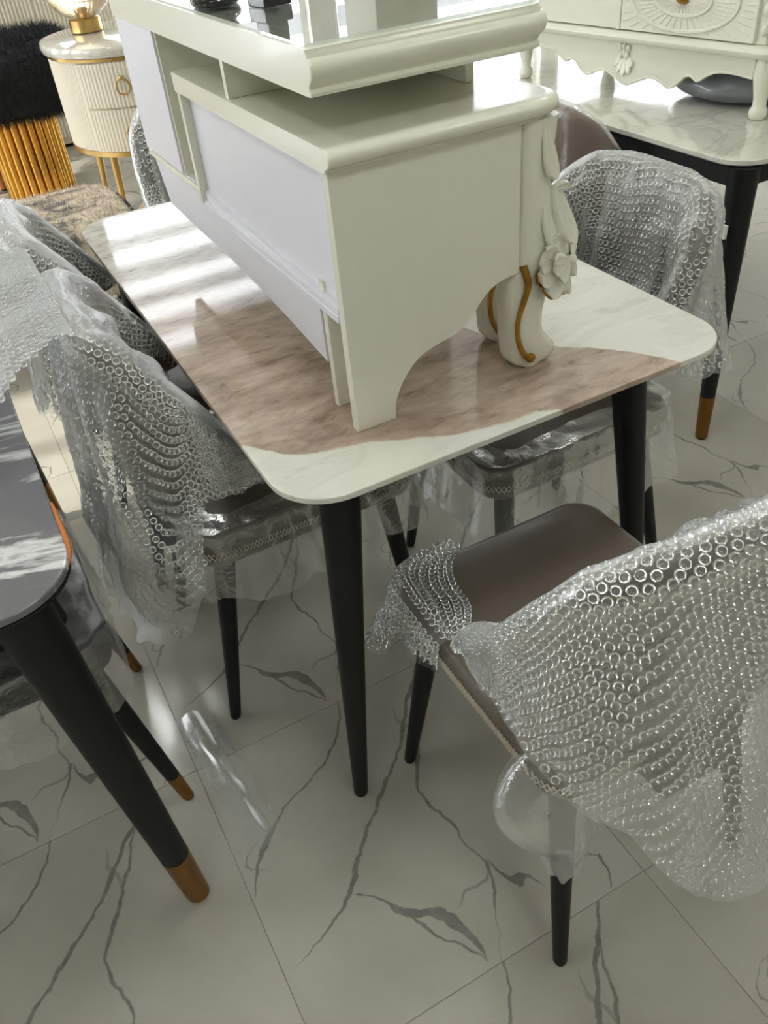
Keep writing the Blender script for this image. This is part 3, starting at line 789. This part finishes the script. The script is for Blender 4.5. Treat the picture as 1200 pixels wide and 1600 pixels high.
def seat_bag(name, label, loc, rotz, hem, seed, over=.06, mat='bag', cat='plastic cover', flare=.22, arc=(0, 1), rough=.012):
    """film that hugs the seat rim and hangs below it"""
    o = seat_outline(0, 12); P = np.array(o + [o[0]]); l = np.concatenate([[0], np.cumsum(np.linalg.norm(np.diff(P, axis=0), axis=1))])
    m = 150; rows = []
    for i in range(m):
        q = (arc[0] + (arc[1] - arc[0]) * i / (m - 1)) * l[-1]
        p = np.array([np.interp(q % l[-1] if arc[1] != 1 or i < m - 1 else q, l, P[:, c]) for c in (0, 1)])
        e = p / np.linalg.norm(p)
        a0 = math.atan2(p[1], p[0]); zh = hem + .05 * nz(math.cos(a0) * 1.6, math.sin(a0) * 1.6, seed) + .02 * nz(math.cos(a0) * 7, math.sin(a0) * 7, seed)
        row = []
        for k in range(34):
            t = k / 33
            if t < .3: z = .482; d = -over * (1 - t / .3) + .004
            else: z = .482 + (zh - .482) * (t - .3) / .7; d = .006 + flare * max(0, .46 - z) * (.6 + .6 * nz(math.cos(a0) * 2.2, math.sin(a0) * 2.2, seed + 4))
            w = rough * nz(math.cos(a0) * 9, math.sin(a0) * 9 + z * 6, seed + 7) * (.25 if t < .3 else 1)
            x = p + e * (d + w)
            row.append((x[0], x[1], z + (.004 * nz(x[0] * 30, x[1] * 30, seed) if t < .3 else 0)))
        rows.append(row)
    return sheet(name, rows, label, loc, rotz, mat, bubbles=False, thing_cat=cat)

# front chair, its back to the camera
FC = (.598, .648, 0)
chair('dining_chair', 'taupe dining chair with bare seat in front of the stone table end', FC, 0)
G = back_wrap(-.385, .36, lambda s: .60 + .05 * math.sin(s * 9), lambda s: interp([(-.42, .60), (-.33, .585), (-.26, .565), (-.20, .53), (-.15, .48), (-.11, .38), (-.05, .29), (.05, .25), (.4, .26)], s), 1.3, gap=.009, flare=.20, fold=.008, fold_n=9, puff=.9)
sheet('bubble_wrap_sheet', G, 'bubble wrap draped over the backrest of the front taupe chair', FC, 0, side=1)

# chairs along the left side of the table
CA = (.362, 1.334, 0); CC = (.345, 1.815, 0)
chair('dining_chair', 'wrapped taupe chair pushed in at left table side, nearer of the two', CA, R(-90))
G = back_wrap(-.33, .375, .66, lambda s: interp([(-.4, .46), (-.2, .33), (-.05, .27), (.12, .25), (.19, .30), (.225, .44), (.255, .585), (.32, .60), (.42, .58)], s), 4.2, gap=.014, flare=.15, fold=.016, fold_n=6, puff=1.0)
sheet('bubble_wrap_sheet', G, 'loose milky bubble wrap hanging off the nearer left chair back', CA, R(-90), mat='wrap_dense', side=1)
chair('dining_chair', 'wrapped chair at left table side, farther one beside the spotted bench', CC, R(-90))
G = back_wrap(-.35, .33, .62, lambda s: .45 + .06 * math.sin(s * 8), 7.7, gap=.014, flare=.14, fold=.012, fold_n=8, puff=.6)
sheet('bubble_wrap_sheet', G, 'bright bubble wrap covering the farther left chair back', CC, R(-90), mat='wrap_dense', side=1)
seat_bag('plastic_cover', 'clear plastic film hanging from the nearer left chair seat', CA, R(-90), .33, 2.0)
# chair on the right side of the table
CE = (.925, 1.205, 0)
chair('dining_chair', 'wrapped taupe chair pushed in at right side of the stone table', CE, R(90))
G = back_wrap(-.34, .36, lambda s: .56, lambda s: .58 + .04 * math.sin(s * 11), 11.1, gap=.010, flare=.30, fold=.012, fold_n=9, puff=.5)
sheet('bubble_wrap_sheet', G, 'shiny bubble wrap over the chair back right of the stone table', CE, R(90), mat='wrap_dense', side=1)
seat_bag('plastic_cover', 'clear plastic film under the seat of the right side chair', CE, R(90), .30, 5.0)
# chair at the far end of the table
CF = (.72, 2.31, 0)
chair('dining_chair', 'wrapped grey green chair at the far end behind the white cabinet', CF, R(180), 'grey_leather')
G = back_wrap(-.36, .36, .56, lambda s: .55, 15.1, gap=.010, flare=.1, fold=.008, fold_n=14)
sheet('bubble_wrap_sheet', G, 'bubble wrap on the far end chair behind the white cabinet', CF, R(180), side=1)

# ------------------------------------------------------------------ left table with dark glossy marble
lt = thing('dining_table', 'dark grey marble dining table with gold-tipped black legs at left edge', 'dining table', (-.42, 1.45, 0), world=True)
slab('tabletop', -.82, -.028, .800, 2.10, TZ - .012, TZ, .09, 'grey_marble', lt)
slab('edge_band', -.8195, -.0285, .8005, 2.0995, TZ - .019, TZ - .0122, .0895, 'black_metal', lt)
tube('orange_streak', catmull([(-.0275, 1.00, TZ - .006), (-.0275, .93, TZ - .008), (-.0275, .89, TZ - .008), (-.034, .858, TZ - .006)], 5), lambda t: .0055 * math.sin(math.pi * min(1, .15 + t * .85)) + .0008, 'orange', lt, 8)
for y in (.85, 2.01): box('apron_rail', -.74, -.11, y, y + .04, TZ - .066, TZ - .021, 'black_metal', lt)
for x in (-.78, -.11): box('apron_rail', x, x + .04, .895, 2.005, TZ - .066, TZ - .021, 'black_metal', lt)
for sx, sy in ((0, 0), (1, 0), (0, 1), (1, 1)):
    leg('leg', ((-.745, -.105)[sx], (.848, 2.02)[sy], TZ - .021), ((-.79, -.054)[sx], (.827, 2.05)[sy], 0), .038, .020, 'black_metal', lt, tip=.135)
CD = (-.235, 1.205, 0)
chair('stool', 'black stool with gold-tipped legs tucked under the dark marble table', CD, R(90), 'black_seat', True, stitch=False, back=False, cat='stool')
seat_bag('plastic_cover', 'milky plastic film around the black stool under the dark table', CD, R(90), .34, 8.0, mat='wrap')

# ------------------------------------------------------------------ right table with white stone and its cabinet
rt = thing('dining_table', 'white stone dining table with black frame at the right edge', 'dining table', (2.1, 2.05, 0), world=True)
slab('tabletop', 1.597, 2.75, 1.345, 2.75, TZ - .014, TZ, .08, 'white_marble', rt)
for y in (1.362, 2.69): box('apron_rail', 1.65, 2.70, y, y + .04, TZ - .062, TZ - .0145, 'black_metal', rt)
for x in (1.612, 2.695): box('apron_rail', x, x + .04, 1.402, 2.69, TZ - .062, TZ - .0145, 'black_metal', rt)
for sx, sy in ((0, 0), (1, 0), (0, 1), (1, 1)):
    lg_ = leg('leg', ((1.637, 2.71)[sx], (1.378, 2.71)[sy], TZ - .015), ((1.623, 2.72)[sx], (1.346, 2.72)[sy], 0), .036, .0165, 'black_metal', rt, tip=.135)
    if sx == 0 and sy == 0: box('paper_label', 1.5925, 1.600, 1.362, 1.378, .575, .607, 'white_label', lg_, 0)

A2 = Vector((1.865, 1.552, 0)); L2 = Vector((-.13889, .99031, 0)); N2 = Vector((-.99031, -.13889, 0))
c2 = thing('carved_cabinet', 'white cabinet with scalloped apron and fan-carved door on the right table', 'cabinet', (A2.x, A2.y, TZ), math.atan2(L2.y, L2.x))
# local: x along the front, y points into the cabinet is -N2 -> local y axis is (-L2.y, L2.x) = N2 (towards the viewer)
def c2leg(x, y, sgn):
    rings = []
    for z, r, dx in ((0, .016, 0), (.004, .021, 0), (.014, .024, 0), (.024, .022, 0), (.032, .017, .000), (.05, .0175, .0), (.075, .022, .001), (.10, .027, .001), (.125, .026, 0), (.148, .022, 0)):
        rings.append([Vector((x + r * math.cos(2 * math.pi * k / 20) + dx, y + r * .9 * math.sin(2 * math.pi * k / 20), z)) for k in range(20)])
    return loft('leg', rings, 'lacquer', c2, sharp=60)
for x in (.022, .862):
    for y in (-.024, -.42): c2leg(x, y, 1)
sc_pts = catmull([(.045, .092), (.10, .097), (.15, .094), (.18, .082), (.205, .067), (.225, .076), (.245, .074), (.27, .052), (.295, .040), (.325, .052), (.36, .060), (.40, .046), (.4425, .032), (.485, .046), (.525, .060), (.56, .052), (.59, .040), (.615, .052), (.64, .074), (.66, .076), (.68, .067), (.705, .082), (.735, .094), (.785, .097), (.84, .092)], 5)
prism('apron', [tuple(p) for p in sc_pts] + [(.84, .140), (.045, .140)], 'y', -.024, -.010, 'lacquer', c2, .002)
tube('apron_bead', [(p[0], -.009, p[1] + .003) for p in sc_pts], .0032, 'lacquer', c2, 6)
prism('apron', [(-.002, .10), (-.40, .10), (-.40, .14), (-.002, .14)], 'x', .012, .026, 'lacquer', c2, .002)
def mould2(name, prof):
    rings = []
    for d, z in prof: rings.append([Vector((p[0], p[1], z)) for p in rrect(.0 - d, .885 + d, -.44 - d, 0 + d, .02 + max(0, d), 6)])
    flat(loft(name, rings, 'lacquer', c2, sharp=38))
mould2('waist_moulding', [(-.01, .139), (.0, .139), (.010, .142), (.017, .149), (.018, .156), (.012, .163), (.004, .167), (-.01, .168)])
box('body', .03, .855, -.43, -.016, .168, .50, 'lacquer', c2, .003)
mould2('top_moulding', [(-.01, .50), (.004, .50), (.014, .508), (.016, .516), (.010, .524), (-.005, .526)])
dr = box('door', .058, .475, -.016, -.004, .171, .49, 'lacquer', c2, .002)
box('door', .49, .845, -.016, -.004, .171, .49, 'lacquer', c2, .002)
box('door_stile', .476, .489, -.016, -.001, .170, .495, 'lacquer', c2, .002)
for k, (zz, r1) in enumerate(((.20, .010), (.245, .012), (.29, .011), (.33, .012), (.37, .010))):
    bm = bmesh.new(); bmesh.ops.create_uvsphere(bm, u_segments=12, v_segments=8, radius=r1, matrix=Matrix.Translation((.037, -.012, zz)) @ Matrix.Diagonal((.9, .7, 1.3, 1))); from_bm('carved_bead', bm, 'lacquer', c2)
fcx, fcz = .275, .254; FA, FB = .165, .073
for r in (.52, 1.0):
    pts = [(fcx + FA * r * math.cos(R(a)), -.003, fcz + FB * r * math.sin(R(a))) for a in range(0, 361, 6)]
    tube('relief_ring', pts, .0048, 'lacquer', dr, 6)
for k in range(40):
    a = R(k * 9); c, s_ = math.cos(a), math.sin(a)
    for r0, r1 in ((.14, .46), (.60, .93), (1.10, 1.75)):
        p0 = (fcx + r0 * FA * c, -.0035, fcz + r0 * FB * s_); p1 = (fcx + r1 * FA * c, -.0035, fcz + r1 * FB * s_)
        for _ in range(30):
            if .066 < p1[0] < .468 and .178 < p1[2] < .484: break
            p1 = tuple(p0[i] + (p1[i] - p0[i]) * .9 for i in range(3))
        if not (.066 < p0[0] < .468 and .178 < p0[2] < .484): continue
        tube('relief_ray', [p0, p1], .0018, 'lacquer', dr, 5)
bm = bmesh.new(); bmesh.ops.create_uvsphere(bm, u_segments=16, v_segments=8, radius=.014, matrix=Matrix.Translation((fcx, .002, fcz + .002)) @ Matrix.Diagonal((1.3, .7, .9, 1))); from_bm('door_knob', bm, 'gilt', dr)
# fan ornament on the apron
fo = Vector((.4555, -.009, .122))
for ang, ln, w in ((-130, .052, .008), (-112, .062, .009), (-92, .066, .010), (-72, .062, .009), (-54, .052, .008)):
    d = Vector((math.cos(R(ang)), 0, math.sin(R(ang))))
    petal(c2, fo + d * .018, fo + d * ln, (0, 1, 0), w, .006, name='fan_petal')
for x, z in ((-.014, .004), (.014, .004), (0, .008), (-.010, -.014), (.010, -.014), (0, -.008)):
    bm = bmesh.new(); bmesh.ops.create_uvsphere(bm, u_segments=12, v_segments=8, radius=.009, matrix=Matrix.Translation(fo + Vector((x, .002, z))) @ Matrix.Diagonal((.8, .6, 1.2, 1))); from_bm('fan_bead', bm, 'lacquer', c2)

# grey wrapped bundle on the table under that cabinet
def blob(name, c, rx, ry, rz, mat, parent, seed, amp=.12, flat=True, freq=2.2):
    bm = bmesh.new(); bmesh.ops.create_icosphere(bm, subdivisions=4, radius=1)
    for v in bm.verts:
        n = noise.fractal(Vector(v.co) * freq + Vector((seed, 0, 0)), 1, 2, 3) * amp
        p = v.co * (1 + n); z = p.z
        e = .7
        v.co = Vector((c[0] + rx * p.x, c[1] + ry * p.y, c[2] + rz * (max(z, -.86) if flat else z)))
    return from_bm(name, bm, mat, parent, 70)
gb = blob('wrapped_cushion', (0, 0, 0), .19, .15, .052, 'grey_gloss', None, 3.3, .05)
gb.location = A2 + L2 * .20 - N2 * .185 + Vector((0, 0, TZ + .0455)); gb.rotation_euler = (0, 0, math.atan2(L2.y, L2.x))
tag(gb, 'grey glossy cushion lying on the right table under the scalloped cabinet', 'cushion')

# brown plastic-wrapped chairs at the right table
CG = (1.71, 1.93, 0)
cg = chair('dining_chair', 'brown leather chair in clear plastic pushed under the white right table', CG, R(-90), 'brown_leather', stitch=False)
G = back_wrap(-.36, .36, .50, lambda s: .46, 21.0, gap=.012, flare=.06, fold=.010, fold_n=12)
cgw = sheet('plastic_cover', G, 'clear crinkled plastic over the brown chair back by the right table', CG, R(-90), mat='bag', bubbles=False, thing_cat='plastic cover')
cg.scale = cgw.scale = (1, 1, .955)
seat_bag('plastic_cover', 'clear plastic film round the brown chair seat under the right table', CG, R(-90), .34, 23.0)

# ------------------------------------------------------------------ loose wrap on the front chair
def patch(name, label, loc, rotz, f, nu, nv, mat='wrap', bubbles=True, cat='bubble wrap', side=1, keep=None):
    G = [[f(i / (nu - 1), j / (nv - 1)) for j in range(nv)] for i in range(nu)]
    return sheet(name, G, label, loc, rotz, mat, bubbles, cat, side=side, keep=keep)
def corner(u, v):
    # u runs along the seat's left rim from the middle to past the front corner, v from the seat top outwards and down
    pts = [(-.203, .06), (-.204, .13), (-.203, .18), (-.192, .225), (-.150, .248), (-.08, .249)]
    P = catmull(pts, 8); k = u * (len(P) - 1); i = min(int(k), len(P) - 2); p = P[i] * (1 - (k - i)) + P[i + 1] * (k - i)
    e = np.array((-.72, .69)) * .6 + p / np.linalg.norm(p) * .4; e /= np.linalg.norm(e)
    wob = nz(u * 5, v * 5, 31)
    if v < .35:
        t = v / .35; inw = (1 - t) * (.035 + .075 * math.sin(math.pi * min(1, u * 1.05)))
        q = p - e * inw; z = .4835 + .006 * abs(wob) + .012 * math.exp(-((t - .75) / .2) ** 2)
    else:
        t = (v - .35) / .65; q = p + e * (.010 + .05 * t * (1 + .8 * wob) * math.sin(math.pi * u) + .012 * math.sin(u * 16) * t)
        z = .478 - t * (.06 + .15 * math.exp(-((u - .66) / .22) ** 2) + .02 * wob)
    return (q[0], q[1], z)
patch('bubble_wrap_scrap', 'torn bubble wrap scrap over the left front seat corner', FC, 0, corner, 46, 34, side=-1)
def cuff(u, v):
    a = u * 2 * math.pi * .98; z = .47 - v * .26 - .02 * nz(u * 6, 3, 4) * v
    t = max(0, min(1, (.40 - z) / .40)); cx = -.150 - .036 * t; cy = -.155 - .071 * t
    r = .034 + .020 * math.sin(math.pi * v) + .010 * nz(math.cos(a) * 1.5, math.sin(a) * 1.5 + v * 3, 12) - .012 * v
    bulge = .055 * math.sin(math.pi * min(1, v * 1.3)) * max(0, math.cos(a - 2.9)) ** 2
    return (cx + (r + bulge) * math.cos(a), cy + (r + bulge * .6) * math.sin(a), z)
patch('plastic_cuff', 'thin plastic bag bunched round the front chair rear left leg', FC, 0, cuff, 50, 26, 'bag', False, 'plastic cover')
def lump(u, v):
    s = -.16 + .30 * u
    z = .60 + .11 * math.sin(math.pi * v) ** .6 * (.55 + .45 * math.sin(math.pi * u)) + .03 * nz(u * 6, v * 5, 40)
    d = .052 + .10 * v * (1 - .35 * v) + .03 * nz(u * 5, v * 5, 44)
    p = back_pt(s, z + .075, d); return tuple(p)
patch('bubble_wrap_scrap', 'crumpled bubble wrap ball tucked inside the front chair back', FC, 0, lump, 36, 30, 'wrap_dense', True, side=-1)
def cuff2(u, v):
    a = u * 2 * math.pi * .98; z = .40 - v * .24
    t = max(0, min(1, (.388 - z) / .388)); cx = -.152 - .053 * t; cy = .182 + .035 * t
    r = .05 - .022 * v + .012 * nz(math.cos(a) * 1.5, math.sin(a) * 1.5 + v * 3, 22)
    return (cx + r * math.cos(a), cy + r * math.sin(a), z)
patch('plastic_cuff', 'white plastic sleeve round the front leg of the right side chair', CE, R(90), lambda u, v: (-cuff2(u, v)[0], cuff2(u, v)[1], cuff2(u, v)[2]), 40, 24, 'wrap_dense', False, 'plastic cover')
# added sheer strip imitating a light patch on the floor by the stool leg
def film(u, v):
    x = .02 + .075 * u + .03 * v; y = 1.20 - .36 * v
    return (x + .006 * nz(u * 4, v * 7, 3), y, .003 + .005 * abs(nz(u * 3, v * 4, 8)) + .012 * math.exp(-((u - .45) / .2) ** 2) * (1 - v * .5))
patch('light_patch_strip', 'sheer strip standing in for a light patch on the floor beside the gold-tipped stool leg', (0, 0, 0), 0, film, 24, 60, 'floor_light_strip', False, 'light patch')

# loose flap of the left wrap that spills onto the dark table
def flap(u, v):
    y = 1.16 + .40 * u; b = math.sin(math.pi * min(1, v * 1.1)); w = nz(u * 4, v * 4, 51)
    x = .085 - .20 * v - .02 * w * v; z = .892 - .125 * v ** 1.4 + .030 * b * (1 + .8 * nz(u * 3, 2, 60)) + .012 * w * v
    return (x, y + .03 * nz(v * 4, u, 5) - .10 * v * (1 - u), max(z, .756))
patch('bubble_wrap_scrap', 'loose bubble wrap flap spilling from the left chair onto the dark table', (0, 0, 0), 0, flap, 44, 28, 'wrap_dense', True, side=-1)

# ------------------------------------------------------------------ far end of the showroom
def fur(name, parent, P, N, length, width, mat, down=.5):
    P = np.asarray(P); N = np.asarray(N); n = len(P)
    d = N + rng.normal(0, .45, (n, 3)) + np.array([0, 0, -down]); d /= np.linalg.norm(d, axis=1, keepdims=True)
    sd = np.cross(d, rng.normal(0, 1, (n, 3))); sd /= np.linalg.norm(sd, axis=1, keepdims=True)
    L = length * (.6 + .7 * rng.random((n, 1)))
    V = np.stack([P - sd * width, P + sd * width, P + d * L], 1).reshape(-1, 3)
    o = quick_mesh(name, V, np.arange(3 * n).reshape(-1, 3), mat, parent, False); o['kind'] = 'stuff'; return o
def cushion(name, x0, x1, y0, y1, z0, z1, r, mat, parent):
    rings = []
    for k in range(9):
        a = -math.pi / 2 + math.pi * k / 8; d = r * (1 - math.cos(a)); z = (z0 + r if a < 0 else z1 - r) + r * math.sin(a)
        rings.append([Vector((p[0], p[1], z)) for p in rrect(x0 + d, x1 - d, y0 + d, y1 - d, .12 - min(.1, d), 8)])
    rings.append([Vector((p[0] * .5 + (x0 + x1) / 4, p[1] * .5 + (y0 + y1) / 4, z1 + .004)) for p in [(v.x, v.y) for v in rings[-1]]])
    return loft(name, rings, mat, parent, sharp=60)
def surf_pts(o, n):
    me = o.data; me.calc_loop_triangles()
    T = np.array([[list(me.vertices[v].co) for v in t.vertices] for t in me.loop_triangles]); a = T[:, 1] - T[:, 0]; b = T[:, 2] - T[:, 0]
    nn = np.cross(a, b); ar = np.linalg.norm(nn, axis=1); i = rng.choice(len(T), n, p=ar / ar.sum()); u = rng.random((n, 2)); f = u.sum(1) > 1; u[f] = 1 - u[f]
    return T[i, 0] + a[i] * u[:, :1] + b[i] * u[:, 1:], nn[i] / ar[i][:, None]
# gold drum stool with a black fur seat
fs = thing('fur_stool', 'black fur seat on a gold fluted drum base behind the nightstand', 'stool', (.49, 5.22, 0))
lathe('drum_core', [(0, 0), (.165, 0), (.165, .405), (0, .405)], 'gold_shiny', fs, n=32)
tm = None
for k in range(26):
    a = 2 * math.pi * k / 26
    if tm is None:
        o = lathe('flute', [(.0, .0), (.020, 0), (.020, .40), (.0, .40)], 'gold_shiny', fs, n=12); tm = o
    else:
        o = tm.copy(); C.objects.link(o); o.parent = fs
    o.location = (.168 * math.cos(a), .168 * math.sin(a), .002)
fc = cushion('fur_seat', -.46, .40, -.34, .40, .42, .74, .12, 'fur', fs)
P_, N_ = surf_pts(fc, 26000); fur('fur_pile', fc, P_, N_, .055, .0016, 'fur', .55)
# spotted hide bench
hb = thing('hide_bench', 'bench upholstered in spotted cream and charcoal hide behind the left chairs', 'bench', (.10, 3.22, 0))
hs = cushion('hide_seat', -.55, .465, -.28, .27, .20, .455, .05, 'hide', hb)
P_, N_ = surf_pts(hs, 22000); fur('hide_pile', hs, P_, N_, .016, .0012, 'hide', .3)
for x in (-.45, .38):
    for y in (-.2, .2): leg('leg', (x, y, .203), (x, y, 0), .02, .015, 'black_metal', hb)
tube('seat_piping', [(.466, -.27 + .54 * k / 10, .40 + .03 * math.sin(k * .31)) for k in range(11)], .006, 'black_seat', hb, 8)
# oval fluted nightstand
ns = thing('nightstand', 'cream fluted oval nightstand with marble top and two ring pulls', 'nightstand', (.935, 4.42, 0), 0)
RXn, RYn = .335, .395
def oval(sc, z, rib=0.0, n=240):
    out = []
    for k in range(n):
        a = 2 * math.pi * k / n; r = 1 + rib * abs(math.sin(a * 60))
        out.append(Vector((RXn * sc * r * math.cos(a), RYn * sc * r * math.sin(a), z + .05)))
    return out
loft('body', [oval(.93, .325, .012), oval(.93, .69, .012)], 'cream_flute', ns, sharp=20)
loft('gold_band', [oval(.90, .30), oval(.945, .302), oval(.945, .324), oval(.90, .325)], 'brass', ns)
loft('gold_band', [oval(.90, .690), oval(.948, .691), oval(.948, .704), oval(.90, .705)], 'brass', ns)
loft('marble_top', [oval(.95, .705), oval(.99, .709), oval(1.005, .722), oval(1.005, .735), oval(.99, .747), oval(.95, .75)], 'white_marble', ns)
def dfront(name, a0, a1, z0, z1):
    n = 70; V = []; Fc = []
    for off in (.935, .962):
        for z in (z0, z1):
            for k in range(n):
                a = a0 + (a1 - a0) * k / (n - 1); r = off * (1 + (.010 * abs(math.sin(a * 60)) if off > .94 else 0)); V.append((RXn * r * math.cos(a), RYn * r * math.sin(a), z + .05))
    for k in range(n - 1):
        Fc += [(2 * n + k, 2 * n + k + 1, 3 * n + k + 1, 3 * n + k), (k, n + k, n + k + 1, k + 1), (n + k, 3 * n + k, 3 * n + k + 1, n + k + 1), (k, k + 1, 2 * n + k + 1, 2 * n + k)]
    Fc += [(0, 2 * n, 3 * n, n), (n - 1, 2 * n - 1, 4 * n - 1, 3 * n - 1)]
    return mk(name, V, Fc, 'cream_flute', ns, 20)
DA0, DA1 = R(-141), R(-72)
for z0, z1 in ((.328, .503), (.512, .687)):
    d = dfront('drawer', DA0, DA1, z0, z1); am = R(-108); px, py = RXn * .975 * math.cos(am), RYn * .975 * math.sin(am); zc = (z0 + z1) / 2 + .05
    tube('ring_pull', [(px + .030 * math.cos(R(q)), py - .010, zc - .005 + .030 * math.sin(R(q))) for q in range(0, 361, 15)], .0038, 'brass', d, 8)
    bm = bmesh.new(); bmesh.ops.create_uvsphere(bm, u_segments=12, v_segments=8, radius=.010, matrix=Matrix.Translation((px, py - .006, zc + .030))); from_bm('pull_boss', bm, 'brass', d)
for a in (40, 140, 220, 320): leg('leg', (RXn * .72 * math.cos(R(a)), RYn * .72 * math.sin(R(a)), .352), (RXn * .80 * math.cos(R(a)), RYn * .80 * math.sin(R(a)), 0), .020, .012, 'brass', ns)
# amber ribbed glass lamp
lp = thing('table_lamp', 'ribbed amber glass globe lamp with brass foot on the nightstand', 'lamp', (.845, 4.56, .801))
lathe('foot', [(0, 0), (.068, 0), (.072, .004), (.072, .052), (.066, .056), (0, .056)], 'brass', lp)
lathe('globe', [(.045, .056), (.075, .066), (.115, .10), (.145, .15), (.155, .21), (.145, .27), (.115, .32), (.075, .35), (.05, .356)], 'amber', lp, n=144, cap=False, mod=lambda a: 1 + .022 * abs(math.sin(a * 18)), sharp=50)
lathe('socket', [(0, .056), (.022, .056), (.022, .12), (.015, .13), (0, .13)], 'brass', lp, n=20)
# fluted wardrobe behind
wd = thing('sideboard', 'cream fluted sideboard standing against the back wall', 'sideboard', (.30, 6.2, 0))
box('body', -.9, 1.10, -.20, .25, .02, 1.12, 'cream_flute', wd, .004)
for x0, x1 in ((-.89, -.345), (-.335, .535), (.545, 1.09)):
    n = int((x1 - x0) / .022); V = []; Fc = []
    for k in range(n * 4 + 1):
        x = x0 + (x1 - x0) * k / (n * 4); y = -.206 - .012 * abs(math.sin(math.pi * k / 4))
        V += [(x, y, .06), (x, y, 1.10)]
    for k in range(n * 4): Fc.append((2 * k, 2 * k + 2, 2 * k + 3, 2 * k + 1))
    b = len(V); V += [(x0, -.199, .06), (x1, -.199, .06), (x1, -.199, 1.10), (x0, -.199, 1.10)]; Fc.append((b, b + 3, b + 2, b + 1))
    Fc += [(0, 1, b + 3, b), (b - 2, b + 1, b + 2, b - 1)]
    mk('door', V, Fc, 'cream_flute', wd, 20)
# beige tiered plinth and orange bench seen past the stool
pl = thing('round_plinth', 'beige tiered round plinth between spotted bench and nightstand legs', 'plinth', (.93, 3.72, 0))
lathe('tier', [(0, 0), (.26, 0), (.27, .01), (.27, .12), (.255, .13), (0, .13)], 'beige', pl, n=48)
lathe('tier', [(0, .13), (.23, .13), (.24, .14), (.24, .20), (.22, .215), (0, .215)], 'beige', pl, n=48)
ob = thing('low_bench', 'low orange wooden bench frame left of the gold drum stool', 'bench', (.0, 5.55, 0))
box('rail', -.7, .34, -.2, -.15, .235, .29, 'orange', ob, .004)
box('rail', -.7, .34, -.2, -.15, .10, .15, 'orange', ob, .004)
box('rail', -.7, .34, .15, .2, .235, .29, 'orange', ob, .004)
for x in (-.65, .30):
    for y in (-.175, .175): leg('leg', (x, y, .30), (x, y, 0), .022, .02, 'orange', ob)
